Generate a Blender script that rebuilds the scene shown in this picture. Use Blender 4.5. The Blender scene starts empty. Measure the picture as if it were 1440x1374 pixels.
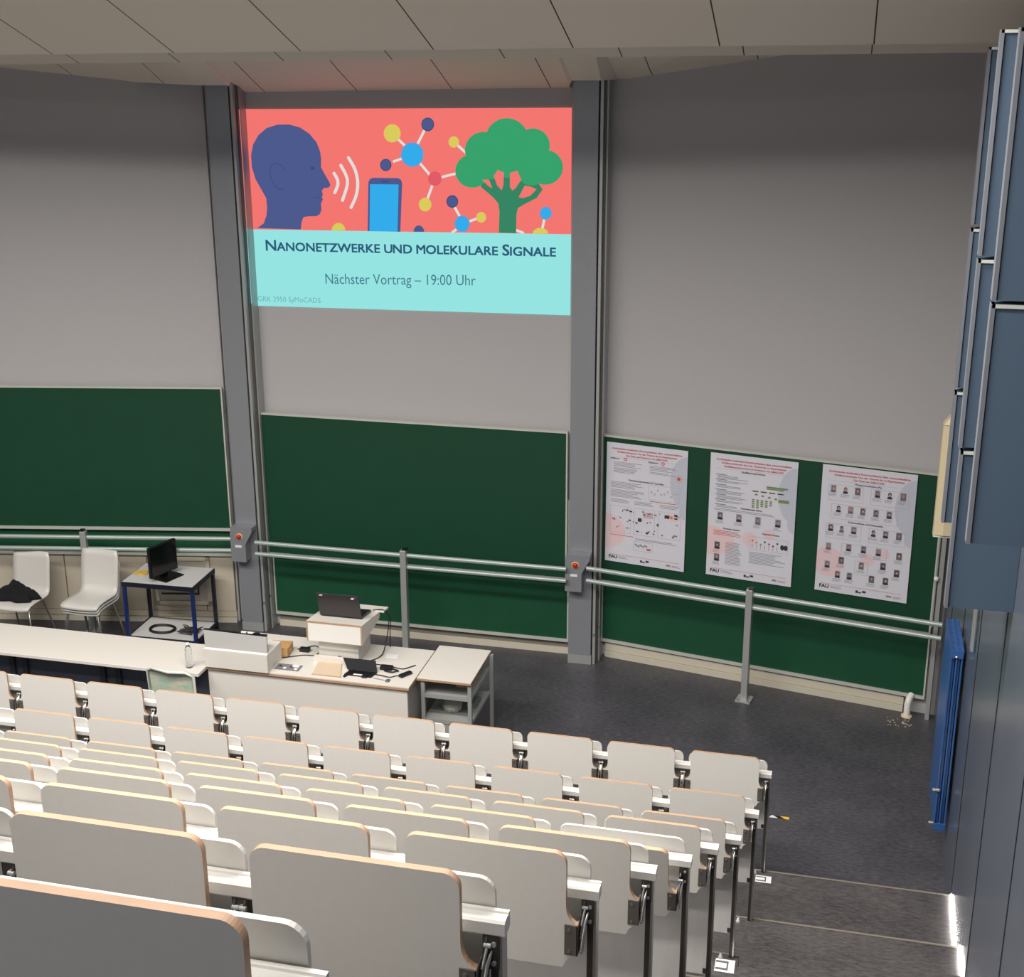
import bpy, bmesh, math, random
from mathutils import Vector, Matrix

random.seed(7)
SC = bpy.context.scene
COL = SC.collection
PI = math.pi

# ------------------------------------------------------------------ camera
F_PX = 1920.31
PITCH, YAW, ROLL = math.radians(18.1335), math.radians(-13.8611), math.radians(-0.2392)
CAM_Z = 5.788
_cy, _sy, _ct, _st, _cr, _sr = math.cos(YAW), math.sin(YAW), math.cos(PITCH), math.sin(PITCH), math.cos(ROLL), math.sin(ROLL)
FW = Vector((_sy * _ct, _cy * _ct, -_st))
_rt = Vector((_cy, -_sy, 0))
_up = _rt.cross(FW)
RT = _rt * _cr + _up * _sr
UP = -_rt * _sr + _up * _cr
CAM = Vector((0, 0, CAM_Z))
cd = bpy.data.cameras.new('camera')
cam = bpy.data.objects.new('camera', cd)
COL.objects.link(cam)
M = Matrix((RT, UP, -FW)).transposed().to_4x4()
M.translation = CAM
cam.matrix_world = M
cd.sensor_fit = 'HORIZONTAL'
cd.sensor_width = 36
cd.lens = F_PX / 1440 * 36
cd.clip_start = 0.05
SC.camera = cam


def ray(x, y):
    return FW + RT * ((x - 720) / F_PX) - UP * ((y - 687) / F_PX)


def at_y(x, y, Y):
    d = ray(x, y)
    return CAM + d * (Y / d.y)


def px_of(P):
    v = Vector(P) - CAM
    d = v.dot(FW)
    return 720 + F_PX * v.dot(RT) / d, 687 - F_PX * v.dot(UP) / d


# ------------------------------------------------------------------ view, world, lamps
SC.view_settings.view_transform = 'Standard'
SC.view_settings.look = 'None'
SC.view_settings.exposure = 0.0
SC.view_settings.gamma = 1.0
SC.view_settings.use_curve_mapping = False
W = bpy.data.worlds.new('world')
SC.world = W
W.use_nodes = True
W.node_tree.nodes['Background'].inputs[0].default_value = (0.97, 0.98, 1.0, 1)
W.node_tree.nodes['Background'].inputs[1].default_value = 0.45


def area(name, loc, sx, sy, power, color=(1, .95, .88), tilt=0.0, spread=160):
    l = bpy.data.lights.new(name, 'AREA')
    l.shape = 'RECTANGLE'
    l.size, l.size_y = sx, sy
    l.energy = power
    l.color = color
    l.spread = math.radians(spread)
    o = bpy.data.objects.new(name, l)
    o.location = loc
    o.rotation_euler = (tilt, 0, 0)
    COL.objects.link(o)
    return o


# lamp bands standing in the slots between the ceiling sails
area('slot_lamp', (-4.6, 6.40, 6.36), 9.5, .6, 530, spread=156)
area('slot_lamp', (-4.6, 4.20, 7.02), 9.5, .6, 440, spread=156)
area('slot_lamp', (-4.6, 1.80, 7.90), 9.5, .6, 250, spread=156)


# ------------------------------------------------------------------ materials
def s2l(c):
    return tuple(((v / 255) / 12.92 if v / 255 <= .04045 else ((v / 255 + .055) / 1.055) ** 2.4) for v in c)


MATS = {}


def mat(name, rgb, rough=.5, metal=0.0, emit=0.0, noise=0.0, scale=30.0, bump=0.0, spec=.5, trans=0.0, stretch=None, coat=0.0):
    if name in MATS:
        return MATS[name]
    m = bpy.data.materials.new(name)
    m.use_nodes = True
    nt = m.node_tree
    b = nt.nodes['Principled BSDF']
    col = s2l(rgb) + (1,)
    b.inputs['Base Color'].default_value = col
    b.inputs['Roughness'].default_value = rough
    b.inputs['Metallic'].default_value = metal
    b.inputs['Specular IOR Level'].default_value = spec
    if coat:
        b.inputs['Coat Weight'].default_value = coat
    if trans:
        b.inputs['Transmission Weight'].default_value = trans
    if emit:
        b.inputs['Base Color'].default_value = (0, 0, 0, 1)
        b.inputs['Specular IOR Level'].default_value = 0
        b.inputs['Emission Color'].default_value = col
        b.inputs['Emission Strength'].default_value = emit
    if noise or bump:
        tc = nt.nodes.new('ShaderNodeTexCoord')
        mp = nt.nodes.new('ShaderNodeMapping')
        if stretch:
            mp.inputs['Scale'].default_value = stretch
        nz = nt.nodes.new('ShaderNodeTexNoise')
        nz.inputs['Scale'].default_value = scale
        nz.inputs['Detail'].default_value = 5
        nz.inputs['Roughness'].default_value = .62
        nt.links.new(tc.outputs['Object'], mp.inputs[0])
        nt.links.new(mp.outputs[0], nz.inputs['Vector'])
        if noise:
            mx = nt.nodes.new('ShaderNodeMix')
            mx.data_type = 'RGBA'
            mr = nt.nodes.new('ShaderNodeMapRange')
            mr.inputs[1].default_value = .3
            mr.inputs[2].default_value = .7
            nt.links.new(nz.outputs[0], mr.inputs[0])
            nt.links.new(mr.outputs[0], mx.inputs[0])
            mx.inputs[6].default_value = tuple(v * (1 - noise) for v in col[:3]) + (1,)
            mx.inputs[7].default_value = tuple(min(1, v * (1 + noise)) for v in col[:3]) + (1,)
            nt.links.new(mx.outputs[2], b.inputs['Base Color'])
        if bump:
            bp = nt.nodes.new('ShaderNodeBump')
            bp.inputs['Strength'].default_value = bump
            bp.inputs['Distance'].default_value = .002
            nt.links.new(nz.outputs[0], bp.inputs['Height'])
            nt.links.new(bp.outputs[0], b.inputs['Normal'])
    MATS[name] = m
    return m


def floor_material(name, dark, light, seam=True):
    m = bpy.data.materials.new(name)
    m.use_nodes = True
    nt = m.node_tree
    N = nt.nodes.new
    L = nt.links.new
    b = nt.nodes['Principled BSDF']
    tc = N('ShaderNodeTexCoord')
    n1 = N('ShaderNodeTexNoise')
    n1.inputs['Scale'].default_value = 42
    n1.inputs['Detail'].default_value = 6
    n1.inputs['Roughness'].default_value = .7
    n2 = N('ShaderNodeTexNoise')
    n2.inputs['Scale'].default_value = 2.2
    n2.inputs['Detail'].default_value = 3
    mp = N('ShaderNodeMapping')
    mp.inputs['Scale'].default_value = (.45, 1.3, 1)
    L(tc.outputs['Object'], mp.inputs[0])
    L(mp.outputs[0], n1.inputs['Vector'])
    L(tc.outputs['Object'], n2.inputs['Vector'])
    ad = N('ShaderNodeMath')
    ad.operation = 'MULTIPLY_ADD'
    L(n2.outputs[0], ad.inputs[0])
    ad.inputs[1].default_value = .35
    L(n1.outputs[0], ad.inputs[2])
    mr = N('ShaderNodeMapRange')
    mr.inputs[1].default_value = .45
    mr.inputs[2].default_value = .9
    L(ad.outputs[0], mr.inputs[0])
    mx = N('ShaderNodeMix')
    mx.data_type = 'RGBA'
    mx.inputs[6].default_value = s2l(dark) + (1,)
    mx.inputs[7].default_value = s2l(light) + (1,)
    L(mr.outputs[0], mx.inputs[0])
    L(mx.outputs[2], b.inputs['Base Color'])
    b.inputs['Roughness'].default_value = .42
    b.inputs['Specular IOR Level'].default_value = .45
    return m


def sail_material():
    m = bpy.data.materials.new('ceiling_sail_board')
    m.use_nodes = True
    nt = m.node_tree
    N = nt.nodes.new
    L = nt.links.new
    b = nt.nodes['Principled BSDF']
    tc = N('ShaderNodeTexCoord')
    sp = N('ShaderNodeSeparateXYZ')
    L(tc.outputs['Object'], sp.inputs[0])
    ad = N('ShaderNodeMath')
    ad.operation = 'ADD'
    ad.inputs[1].default_value = 90 * .9 - .05
    L(sp.outputs[0], ad.inputs[0])
    md = N('ShaderNodeMath')
    md.operation = 'MODULO'
    md.inputs[1].default_value = .9
    L(ad.outputs[0], md.inputs[0])
    lt = N('ShaderNodeMath')
    lt.operation = 'LESS_THAN'
    lt.inputs[1].default_value = .009
    L(md.outputs[0], lt.inputs[0])
    nz = N('ShaderNodeTexNoise')
    nz.inputs['Scale'].default_value = 160
    L(tc.outputs['Object'], nz.inputs['Vector'])
    m1 = N('ShaderNodeMix')
    m1.data_type = 'RGBA'
    m1.inputs[6].default_value = s2l((226, 216, 202)) + (1,)
    m1.inputs[7].default_value = s2l((240, 230, 216)) + (1,)
    L(nz.outputs[0], m1.inputs[0])
    m2 = N('ShaderNodeMix')
    m2.data_type = 'RGBA'
    L(lt.outputs[0], m2.inputs[0])
    L(m1.outputs[2], m2.inputs[6])
    m2.inputs[7].default_value = s2l((70, 58, 48)) + (1,)
    L(m2.outputs[2], b.inputs['Base Color'])
    b.inputs['Roughness'].default_value = .9
    return m


FLOOR = floor_material('mottled_dark_linoleum', (46, 46, 54), (92, 91, 96))
STEPF = floor_material('mottled_step_linoleum', (50, 49, 52), (96, 92, 92))
SAIL = sail_material()
WALLUP = mat('matte_grey_wall', (180, 178, 180), .85, noise=.03, scale=60)
GREEN = mat('green_chalkboard', (20, 66, 46), .5, noise=.06, scale=4, spec=.35)
GREEN2 = mat('green_chalkboard_lower', (24, 76, 52), .5, noise=.06, scale=4, spec=.35)
ALU = mat('satin_aluminium', (176, 179, 178), .42, metal=.4)
ALUW = mat('pale_aluminium_trim', (205, 208, 200), .45, metal=.25)
COLM = mat('grey_column_paint', (146, 149, 156), .4, metal=.3, noise=.03, scale=12, stretch=(6, 6, .4))
RAILM = mat('grey_green_rail_paint', (168, 180, 176), .35, metal=.25)
LAM = mat('white_laminate', (214, 210, 204), .42, noise=.015, scale=50)
LAMG = mat('seat_laminate', (214, 211, 206), .48, noise=.02, scale=40)
PLY = mat('pale_plywood_edge', (180, 145, 117), .5, noise=.1, scale=40, stretch=(.3, 1, 12))
WHITE = mat('white_lacquer', (232, 230, 226), .3)
RAILW = mat('white_desk_rail_lacquer', (212, 210, 206), .35)
TABW = mat('white_tablet_laminate', (202, 200, 196), .4)
SHEET = mat('grey_sheet_metal', (222, 220, 218), .45, metal=.05, noise=.04, scale=8, stretch=(3, 3, .5))
DARKM = mat('dark_gunmetal', (104, 99, 95), .45, metal=.3)
BLACKM = mat('black_steel', (62, 58, 56), .42, metal=.2)
CHROME = mat('chrome', (190, 188, 184), .28, metal=.9)
BLACK = mat('black_plastic', (18, 18, 22), .38)
BLACKF = mat('black_fabric', (16, 16, 20), .95, noise=.4, scale=25, bump=.8)
BEIGE = mat('beige_wall_board', (200, 190, 172), .55, noise=.02, scale=10)
BEIGE2 = mat('beige_cable_duct', (206, 200, 182), .5)
NAVY = mat('steel_blue_acoustic_board', (70, 88, 108), .7, noise=.05, scale=80)
NAVYE = mat('grey_blue_edge_strip', (112, 116, 124), .5)
WALLB = mat('slate_blue_wall_board', (88, 95, 108), .27, noise=.06, scale=2.5, stretch=(1, 1, .5))
GAP = mat('black_joint', (8, 8, 10), .9)
RADB = mat('blue_radiator_enamel', (50, 92, 152), .38)
CREAM = mat('cream_lacquer', (222, 206, 170), .5)
BLUEL = mat('blue_table_leg', (24, 42, 100), .4)
NAVYL = mat('dark_navy_frame', (28, 30, 44), .45)
RED = mat('red_push_button', (190, 40, 24), .35)
ORANGE = mat('pale_orange_collar', (216, 180, 130), .5)
PAPER = mat('white_paper', (226, 226, 228), .7)
PAPERC = mat('cream_paper', (204, 184, 160), .7)
CARD = mat('brown_cardboard', (190, 152, 104), .8, noise=.08, scale=20)
YEL = mat('yellow_paper', (232, 186, 60), .6)
LEDM = mat('white_led', (255, 250, 242), emit=80)
GLASS = mat('clear_plastic', (240, 245, 245), .08, trans=.95)
CABLE = mat('black_cable', (20, 20, 22), .5)


# ------------------------------------------------------------------ mesh helpers
class MB:
    def __init__(s):
        s.v, s.f, s.m, s.mats, s.sm = [], [], [], [], []

    def _mi(s, m):
        if m not in s.mats:
            s.mats.append(m)
        return s.mats.index(m)

    def add(s, vs, fs, m, smooth=False):
        b = len(s.v)
        s.v += [tuple(v) for v in vs]
        k = s._mi(m)
        for f in fs:
            s.f.append([b + i for i in f])
            s.m.append(k)
            s.sm.append(smooth)
        return s

    def box(s, lo, hi, m, xf=None):
        x0, y0, z0 = lo
        x1, y1, z1 = hi
        vs = [Vector(p) for p in ((x0, y0, z0), (x1, y0, z0), (x1, y1, z0), (x0, y1, z0), (x0, y0, z1), (x1, y0, z1), (x1, y1, z1), (x0, y1, z1))]
        if xf:
            vs = [xf @ v for v in vs]
        return s.add(vs, [(0, 3, 2, 1), (4, 5, 6, 7), (0, 1, 5, 4), (1, 2, 6, 5), (2, 3, 7, 6), (3, 0, 4, 7)], m)

    def poly(s, pts, thick, m, side=None):
        """polygon (list of 3d points) extruded by the vector thick"""
        n = len(pts)
        t = Vector(thick)
        vs = [Vector(p) for p in pts] + [Vector(p) + t for p in pts]
        s.add(vs, [tuple(range(n))[::-1], tuple(range(n, 2 * n))], m)
        s.add(vs, [(i, (i + 1) % n, n + (i + 1) % n, n + i) for i in range(n)], side or m)
        return s

    def flat(s, pts, m):
        return s.add(pts, [tuple(range(len(pts)))], m)

    def tube(s, path, r, m, n=10, cap=True, radii=None):
        path = [Vector(p) for p in path]
        rings = []
        prev = None
        for i, p in enumerate(path):
            t = (path[min(i + 1, len(path) - 1)] - path[max(i - 1, 0)]).normalized()
            if prev is None:
                a = Vector((0, 0, 1)) if abs(t.z) < .9 else Vector((1, 0, 0))
                u = t.cross(a).normalized()
            else:
                u = (prev - t * prev.dot(t)).normalized()
            prev = u
            w = t.cross(u)
            rr = radii[i] if radii else r
            rings.append([p + u * math.cos(2 * PI * k / n) * rr + w * math.sin(2 * PI * k / n) * rr for k in range(n)])
        vs = [v for rg in rings for v in rg]
        fs = [(i * n + k, i * n + (k + 1) % n, (i + 1) * n + (k + 1) % n, (i + 1) * n + k) for i in range(len(path) - 1) for k in range(n)]
        s.add(vs, fs, m, True)
        if cap:
            s.add(rings[0], [tuple(range(n))[::-1]], m)
            s.add(rings[-1], [tuple(range(n))], m)
        return s

    def lathe(s, prof, c, m, n=20):
        vs, fs = [], []
        for r, z in prof:
            vs += [(c[0] + r * math.cos(2 * PI * k / n), c[1] + r * math.sin(2 * PI * k / n), c[2] + z) for k in range(n)]
        for i in range(len(prof) - 1):
            fs += [(i * n + k, i * n + (k + 1) % n, (i + 1) * n + (k + 1) % n, (i + 1) * n + k) for k in range(n)]
        return s.add(vs, fs, m, True)

    def build(s, name, parent=None, bevel=0.0, kind=None):
        me = bpy.data.meshes.new(name)
        me.from_pydata(s.v, [], s.f)
        for m in s.mats:
            me.materials.append(m)
        me.polygons.foreach_set('material_index', s.m)
        me.polygons.foreach_set('use_smooth', s.sm)
        me.update()
        o = bpy.data.objects.new(name, me)
        COL.objects.link(o)
        if parent:
            o.parent = parent
        if bevel:
            b = o.modifiers.new('bevel', 'BEVEL')
            b.width = bevel
            b.segments = 2
            b.limit_method = 'ANGLE'
            b.angle_limit = math.radians(50)
        if kind:
            o['kind'] = kind
        return o


def tag(o, label, cat, group=None):
    o['label'] = label
    o['category'] = cat
    if group:
        o['group'] = group
    return o


def thing(name, label, cat, loc=(0, 0, 0), rz=0.0, group=None):
    o = bpy.data.objects.new(name, None)
    o.empty_display_size = .1
    o.location = loc
    o.rotation_euler = (0, 0, rz)
    COL.objects.link(o)
    return tag(o, label, cat, group)


def text_mesh(name, body, m, parent, origin, ux, uy, width=None, height=None, bold=0.0, smallcaps=False, align='LEFT', sx=1.0):
    """flat lettering: origin = left baseline, ux/uy unit vectors; fitted to width or cap height"""
    cu = bpy.data.curves.new(name, 'FONT')
    cu.body = body
    cu.size = 1
    cu.offset = bold
    cu.resolution_u = 3
    if smallcaps:
        cu.small_caps_scale = .8
        for i, ch in enumerate(body):
            if ch.islower():
                cu.body_format[i].use_small_caps = True
    to = bpy.data.objects.new(name, cu)
    COL.objects.link(to)
    bpy.context.view_layer.update()
    me = bpy.data.meshes.new_from_object(to.evaluated_get(bpy.context.evaluated_depsgraph_get()))
    bpy.data.objects.remove(to)
    xs = [v.co.x for v in me.vertices]
    ys = [v.co.y for v in me.vertices]
    w0, h0 = max(xs) - min(xs), max(ys)
    if width and height:
        kx, ky = width / w0, height / h0
    elif width:
        kx = ky = width / w0
    else:
        kx = ky = height / h0
        kx *= sx
    x0 = min(xs)
    if align == 'CENTER':
        x0 = (min(xs) + max(xs)) / 2
    O, X, Y = Vector(origin), Vector(ux), Vector(uy)
    for v in me.vertices:
        v.co = O + X * ((v.co.x - x0) * kx) + Y * (v.co.y * ky)
    me.materials.clear()
    me.materials.append(m)
    me.name = name
    o = bpy.data.objects.new(name, me)
    COL.objects.link(o)
    o.parent = parent
    return o


# ------------------------------------------------------------------ setting
NL = Vector((.1937, -.9811, 0))
PL = Vector((-5.954, 12.163, 0))
DL = Vector((-.9811, -.1937, 0))     # along the left bay, going left
NR = Vector((-.1870, -.9824, 0))
PR = Vector((-2.11, 12.241, 0))
DR = Vector((.9824, -.1870, 0))      # along the right bay, going right
YC = 12.2


def Lp(s, off, z):
    return PL + DL * s + NL * off + Vector((0, 0, z))


def Rp(s, off, z):
    return PR + DR * s + NR * off + Vector((0, 0, z))


def Cp(x, off, z):
    return Vector((x, YC - off, z))


def slab(mb, P, s0, s1, o0, o1, z0, z1, m):
    """box along a bay: P(s, off, z)"""
    vs = [P(s0, o0, z0), P(s1, o0, z0), P(s1, o1, z0), P(s0, o1, z0), P(s0, o0, z1), P(s1, o0, z1), P(s1, o1, z1), P(s0, o1, z1)]
    return mb.add(vs, [(0, 3, 2, 1), (4, 5, 6, 7), (0, 1, 5, 4), (1, 2, 6, 5), (2, 3, 7, 6), (3, 0, 4, 7)], m)


MB().box((-16, 8.3, -.3), (3, 14, 0), FLOOR).build('floor', kind='structure')
wb = MB()
slab(wb, Cp, -5.954, -2.1, 0, -.3, 0, 7.2, WALLUP)
wb.build('wall_front_centre', kind='structure')
wb = MB()
slab(wb, Lp, 0, 8.5, 0, -.3, 0, 7.2, WALLUP)
wb.build('wall_front_left', kind='structure')
wb = MB()
slab(wb, Rp, 0, 3.7, 0, -.3, 0, 7.2, WALLUP)
wb.build('wall_front_right', kind='structure')
MB().box((-14.2, -3, -.3), (-14, 11.5, 9.5), WALLUP).build('wall_left', kind='structure')


def xw(Y):
    return .83 + .0175 * Y


wb = MB()
wb.poly([(xw(-1.5), -1.5, 0), (xw(13.2), 13.2, 0), (xw(13.2) + .3, 13.2, 0), (xw(-1.5) + .3, -1.5, 0)], (0, 0, 9), WALLB)
wb.build('wall_right', kind='structure')
for i, gy in enumerate((4.75, 5.82, 7.11, 8.42, 9.62, 10.8)):
    g = MB()
    g.poly([(xw(gy) - .003, gy - .008, .3 if gy > 8 else .3), (xw(gy) - .003, gy + .008, .3), (xw(gy) + .01, gy + .008, .3), (xw(gy) + .01, gy - .008, .3)], (0, 0, 5.4), GAP)
    g.build('trim_%d' % (i + 10), kind='structure')

# ceiling above the sails
MB().box((-14.2, -3, 9.2), (1.6, 13, 9.4), mat('dark_ceiling_void', (70, 70, 72), .9)).build('ceiling', kind='structure')


def sail(idx, y0, z0, y1, z1, zx, x0, x1, name):
    m = MB()
    vs = []
    for x in (x0, x1):
        vs += [(x, y0, z0 + zx * x), (x, y1, z1 + zx * x), (x, y1, z1 + zx * x + .03), (x, y0, z0 + zx * x + .03)]
    m.add(vs, [(0, 1, 5, 4), (3, 7, 6, 2), (0, 4, 7, 3), (1, 2, 6, 5), (0, 3, 2, 1), (4, 5, 6, 7)], SAIL)
    o = m.build(name)
    return o


tag(sail(0, 8.7, 5.762, 6.85, 5.762 + 1.85 * .385, .0085, -13.9, .93, 'ceiling_sail'), 'large warm grey ceiling panel sail nearest the seats with long slanting joints', 'ceiling panel', 'ceiling sails')
tag(sail(1, 10.55, 5.692, 9.55, 5.692 + 1.0 * .385, .010, -13.9, .98, 'ceiling_sail'), 'narrow visible ceiling panel sail just behind the largest one', 'ceiling panel', 'ceiling sails')
tag(sail(2, 4.6, 7.55, 6.25, 6.95, .0085, -13.9, .9, 'ceiling_sail'), 'ceiling panel sail high above the back rows', 'ceiling panel', 'ceiling sails')
# third sail bends down to the faceted front wall
far = [Lp(8.2, -.02, 5.9), Lp(2.75, -.02, 5.60), Lp(1.84, -.02, 5.563), Lp(.72, -.02, 5.446), (-5.886, 11.93, 5.417), (-5.604, 11.94, 5.418), (-5.575, 12.21, 5.345), (-2.467, 12.21, 5.398),
       (-2.44, 12.0, 5.42), (-2.40, 11.93, 5.468), (-2.15, 11.93, 5.469), Rp(.05, -.02, 5.469), Rp(.14, -.02, 5.47), Rp(1.55, -.02, 5.672), Rp(3.3, -.02, 5.70)]
far = [Vector(p) for p in far]
m = MB()
near = []
for p in far:
    near.append(Vector((p.x, 10.75, 6.0)))
vs = far + near + [p + Vector((0, 0, .04)) for p in far] + [p + Vector((0, 0, .04)) for p in near]
n = len(far)
fs = []
for i in range(n - 1):
    fs += [(i, i + 1, n + i + 1, n + i), (2 * n + i, 3 * n + i, 3 * n + i + 1, 2 * n + i + 1), (i, 2 * n + i, 2 * n + i + 1, i + 1)]
m.add(vs, fs, SAIL)
tag(m.build('ceiling_sail'), 'ceiling panel sail farthest from the seats, cut around the columns at the front wall', 'ceiling panel', 'ceiling sails')

# platforms: panel line of each seat row (x of right edge, y, z of seat panel top)
ROWS = [(-.344, 8.327, 1.191), (-.380, 7.464, 1.394), (-.435, 6.624, 1.724), (-.495, 5.757, 2.203), (-.541, 4.886, 2.688),
        (-.579, 4.004, 3.201), (-.632, 3.162, 3.684), (-.682, 2.300, 4.175), (-.735, 1.440, 4.655)]
ZD = [r[2] - .133 for r in ROWS]
FL = [.276, .475, .805] + [z - .786 for z in ZD[3:]]
NOSE = [r[1] + .095 for r in ROWS]
NOSE[0] = 8.412
for k in range(9):
    y1 = NOSE[k]
    y0 = NOSE[k + 1] if k < 8 else -1.0
    z0 = -.3
    x1 = xw(y1) if k < 2 else -.33 - .045 * (6.7 - y1) * 1.0
    pb = MB().box((-14, y0 - (.02 if k < 8 else 0), z0), (x1, y1, FL[k]), STEPF)
    pb.build('floor_platform_%d' % (k + 1), kind='structure')
    MB().box((-14, y1 - .012, FL[k] - .004), (x1 - .001, y1 + .003, FL[k] + .003), mat('step_edge_strip', (128, 120, 110), .5)).build('trim_%d' % (k + 30), kind='structure')
# side steps of the aisle beside the wall
st = [(7.56, 7.05, .475), (7.05, 6.62, .64), (6.62, 6.2, .805), (6.2, 5.78, 1.04), (5.78, 5.35, 1.285), (5.35, 4.9, 1.53), (4.9, 4.5, 1.77), (4.5, 4.05, 2.02),
      (4.05, 3.65, 2.28), (3.65, 3.2, 2.52), (3.2, 2.8, 2.77), (2.8, 2.35, 3.0), (2.35, 1.9, 3.26), (1.9, 1.45, 3.5), (1.45, -1, 3.74)]
for i, (a, b, z) in enumerate(st):
    MB().box((-.6, b, -.29), (xw(a), a - .001, z - .001), STEPF).build('floor_aisle_%d' % (i + 1), kind='structure')

# board-side skirting and cable ducts
sk = MB()
slab(sk, Cp, -5.5, -2.42, 0, .045, 0, .06, BEIGE2)
slab(sk, Cp, -5.5, -2.42, 0, .02, .06, .13, mat('grey_gap_board', (120, 116, 108), .7))
sk.build('baseboard_centre', kind='structure')
sk = MB()
slab(sk, Rp, .05, 2.93, 0, .05, 0, .06, BEIGE2)
slab(sk, Rp, .05, 2.93, 0, .035, .065, .145, BEIGE2)
sk.build('baseboard_right', kind='structure')
sk = MB()
slab(sk, Lp, .02, 8, 0, .05, 0, .05, BEIGE2)
slab(sk, Lp, .02, 8, 0, .035, .06, .12, BEIGE)
sk.build('baseboard_left', kind='structure')
bw = MB()
seams = [.02, .33, .93, 1.8, 3.0, 4.2]
for a, b in zip(seams[:-1], seams[1:]):
    slab(bw, Lp, a + .006, b - .006, 0, .03, .125, .95, BEIGE)
slab(bw, Lp, .02, 4.2, 0, .022, .125, .95, mat('seam_backing_board', (110, 100, 88), .7))  # darker board showing in the panel seams
bw.build('trim_1', kind='structure')
hb = thing('wall_hatch', 'framed rectangular hatch low on the beige wall behind the blue-legged table', 'hatch')
h = MB()
for a, b, z0, z1 in ((.27, .86, .69, .73), (.27, .86, .2, .24), (.27, .31, .2, .73), (.82, .86, .2, .73)):
    slab(h, Lp, a, b, .03, .055, z0, z1, BEIGE2)
h.build('frame', hb)
h = MB()
slab(h, Lp, .31, .82, .03, .042, .24, .69, mat('beige_hatch_door', (186, 178, 164), .5))
h.build('door', hb)
h = MB()
slab(h, Lp, .40, .80, .042, .05, .31, .325, BLACK)
slab(h, Lp, .40, .415, .042, .05, .31, .60, BLACK)
h.build('seal', hb)


# ------------------------------------------------------------------ chalkboards
def chalkboard(P, s0, s1, z0, z1, off, label, m, frame_w=.03, ledge=True):
    t = thing('chalkboard', label, 'chalkboard', P((s0 + s1) / 2, off, z0), group='sliding green chalkboards')
    inv = Vector(t.location)

    def Q(s, o, z):
        return P(s, o, z) - inv
    a, b = min(s0, s1), max(s0, s1)
    w = MB()
    slab(w, Q, a + .012, b - .012, off - .025, off, z0 + .01, z1 - .01, m)
    w.build('writing_surface', t)
    f = MB()
    slab(f, Q, a, b, off - .03, off + .012, z1 - .018, z1, ALUW)
    slab(f, Q, a, b, off - .03, off + .014, z0, z0 + frame_w, ALUW)
    slab(f, Q, a, a + .014, off - .03, off + .012, z0 + frame_w, z1 - .018, ALUW)
    slab(f, Q, b - .014, b, off - .03, off + .012, z0 + frame_w, z1 - .018, ALUW)
    f.build('frame', t)
    return t


chalkboard(Cp, -5.60, -2.445, .80, 2.305, .09, 'wide green chalkboard in the middle bay below the projected slide, upper one', GREEN)
chalkboard(Cp, -5.53, -2.43, .135, 1.62, .05, 'lower green chalkboard in the middle bay showing below the grey rails', GREEN2)
chalkboard(Rp, -.03, 3.11, .80, 2.29, .09, 'green chalkboard in the right bay with three posters taped to it', GREEN)
chalkboard(Rp, .01, 3.11, .165, 1.62, .05, 'lower green chalkboard in the right bay below the rails and the posters', GREEN2)
chalkboard(Lp, -.005, 3.2, 1.04, 2.55, .09, 'raised green chalkboard in the left bay with pale bottom edge', GREEN)
chalkboard(Lp, -.005, 3.2, .75, 2.24, .05, 'lower green chalkboard in the left bay, only a dark strip showing behind the rails', GREEN2)


# ------------------------------------------------------------------ columns
def column(x, label, labelbox):
    t = thing('guide_column', label, 'column', (x, 11.97, 0), group='grey board columns')
    MB().box((0, 0, .09), (.222, .25, 5.75), COLM).build('main_profile', t, .004)
    MB().box((-.004, -.006, 0), (.228, .25, .09), ALU).build('foot_cover', t)
    for x0, x1, y0, mm in ((.225, .235, .02, GAP), (.235, .260, .012, ALU), (.262, .274, .07, DARKM), (.275, .290, .10, ALU), (-.022, -.004, .1, ALU)):
        MB().box((x0, y0, 0), (x1, .25, 5.75), mm).build('guide_rail' if mm is not GAP else 'joint_strip', t)
    b = MB()
    pts = [(-.005, -.12, 1.17), (.222, -.12, 1.17), (.222, -.12, 1.13), (.145, -.12, .99), (.145, -.12, .80), (-.015, -.12, .80), (-.015, -.12, 1.10)]
    b.poly(pts, (0, .118, 0), COLM)
    bo = b.build('control_box', t, .003)
    k = MB()
    k.lathe([(0, .028), (.02, .026), (.026, .016), (.026, .008), (.012, 0), (.012, -.01)], (0, 0, 0), RED, 16)
    ko = k.build('emergency_button', bo)
    ko.rotation_euler = (PI / 2, 0, 0)
    ko.location = (.085, -.122, 1.075)
    k = MB()
    k.lathe([(0, .004), (.036, .004), (.038, 0)], (0, 0, 0), ORANGE, 20)
    ko = k.build('button_collar', bo)
    ko.rotation_euler = (PI / 2, 0, 0)
    ko.location = (.085, -.121, 1.07)
    MB().box((.035, -.124, .955), (.105, -.12, .98), PAPER).build('label_plate', bo)
    k = MB()
    for z in (.3,):
        k.box((.24, .006, z), (.256, .014, z + .03), CHROME)
        k.box((.277, .094, z + .05), (.288, .102, z + .08), CHROME)
    k.build('stop_screw', t)
    return t


column(-5.832, 'grey metal column between the left and middle bays with red stop button', '')
column(-2.394, 'grey metal column between the middle and right bays with red stop button', '')


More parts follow.
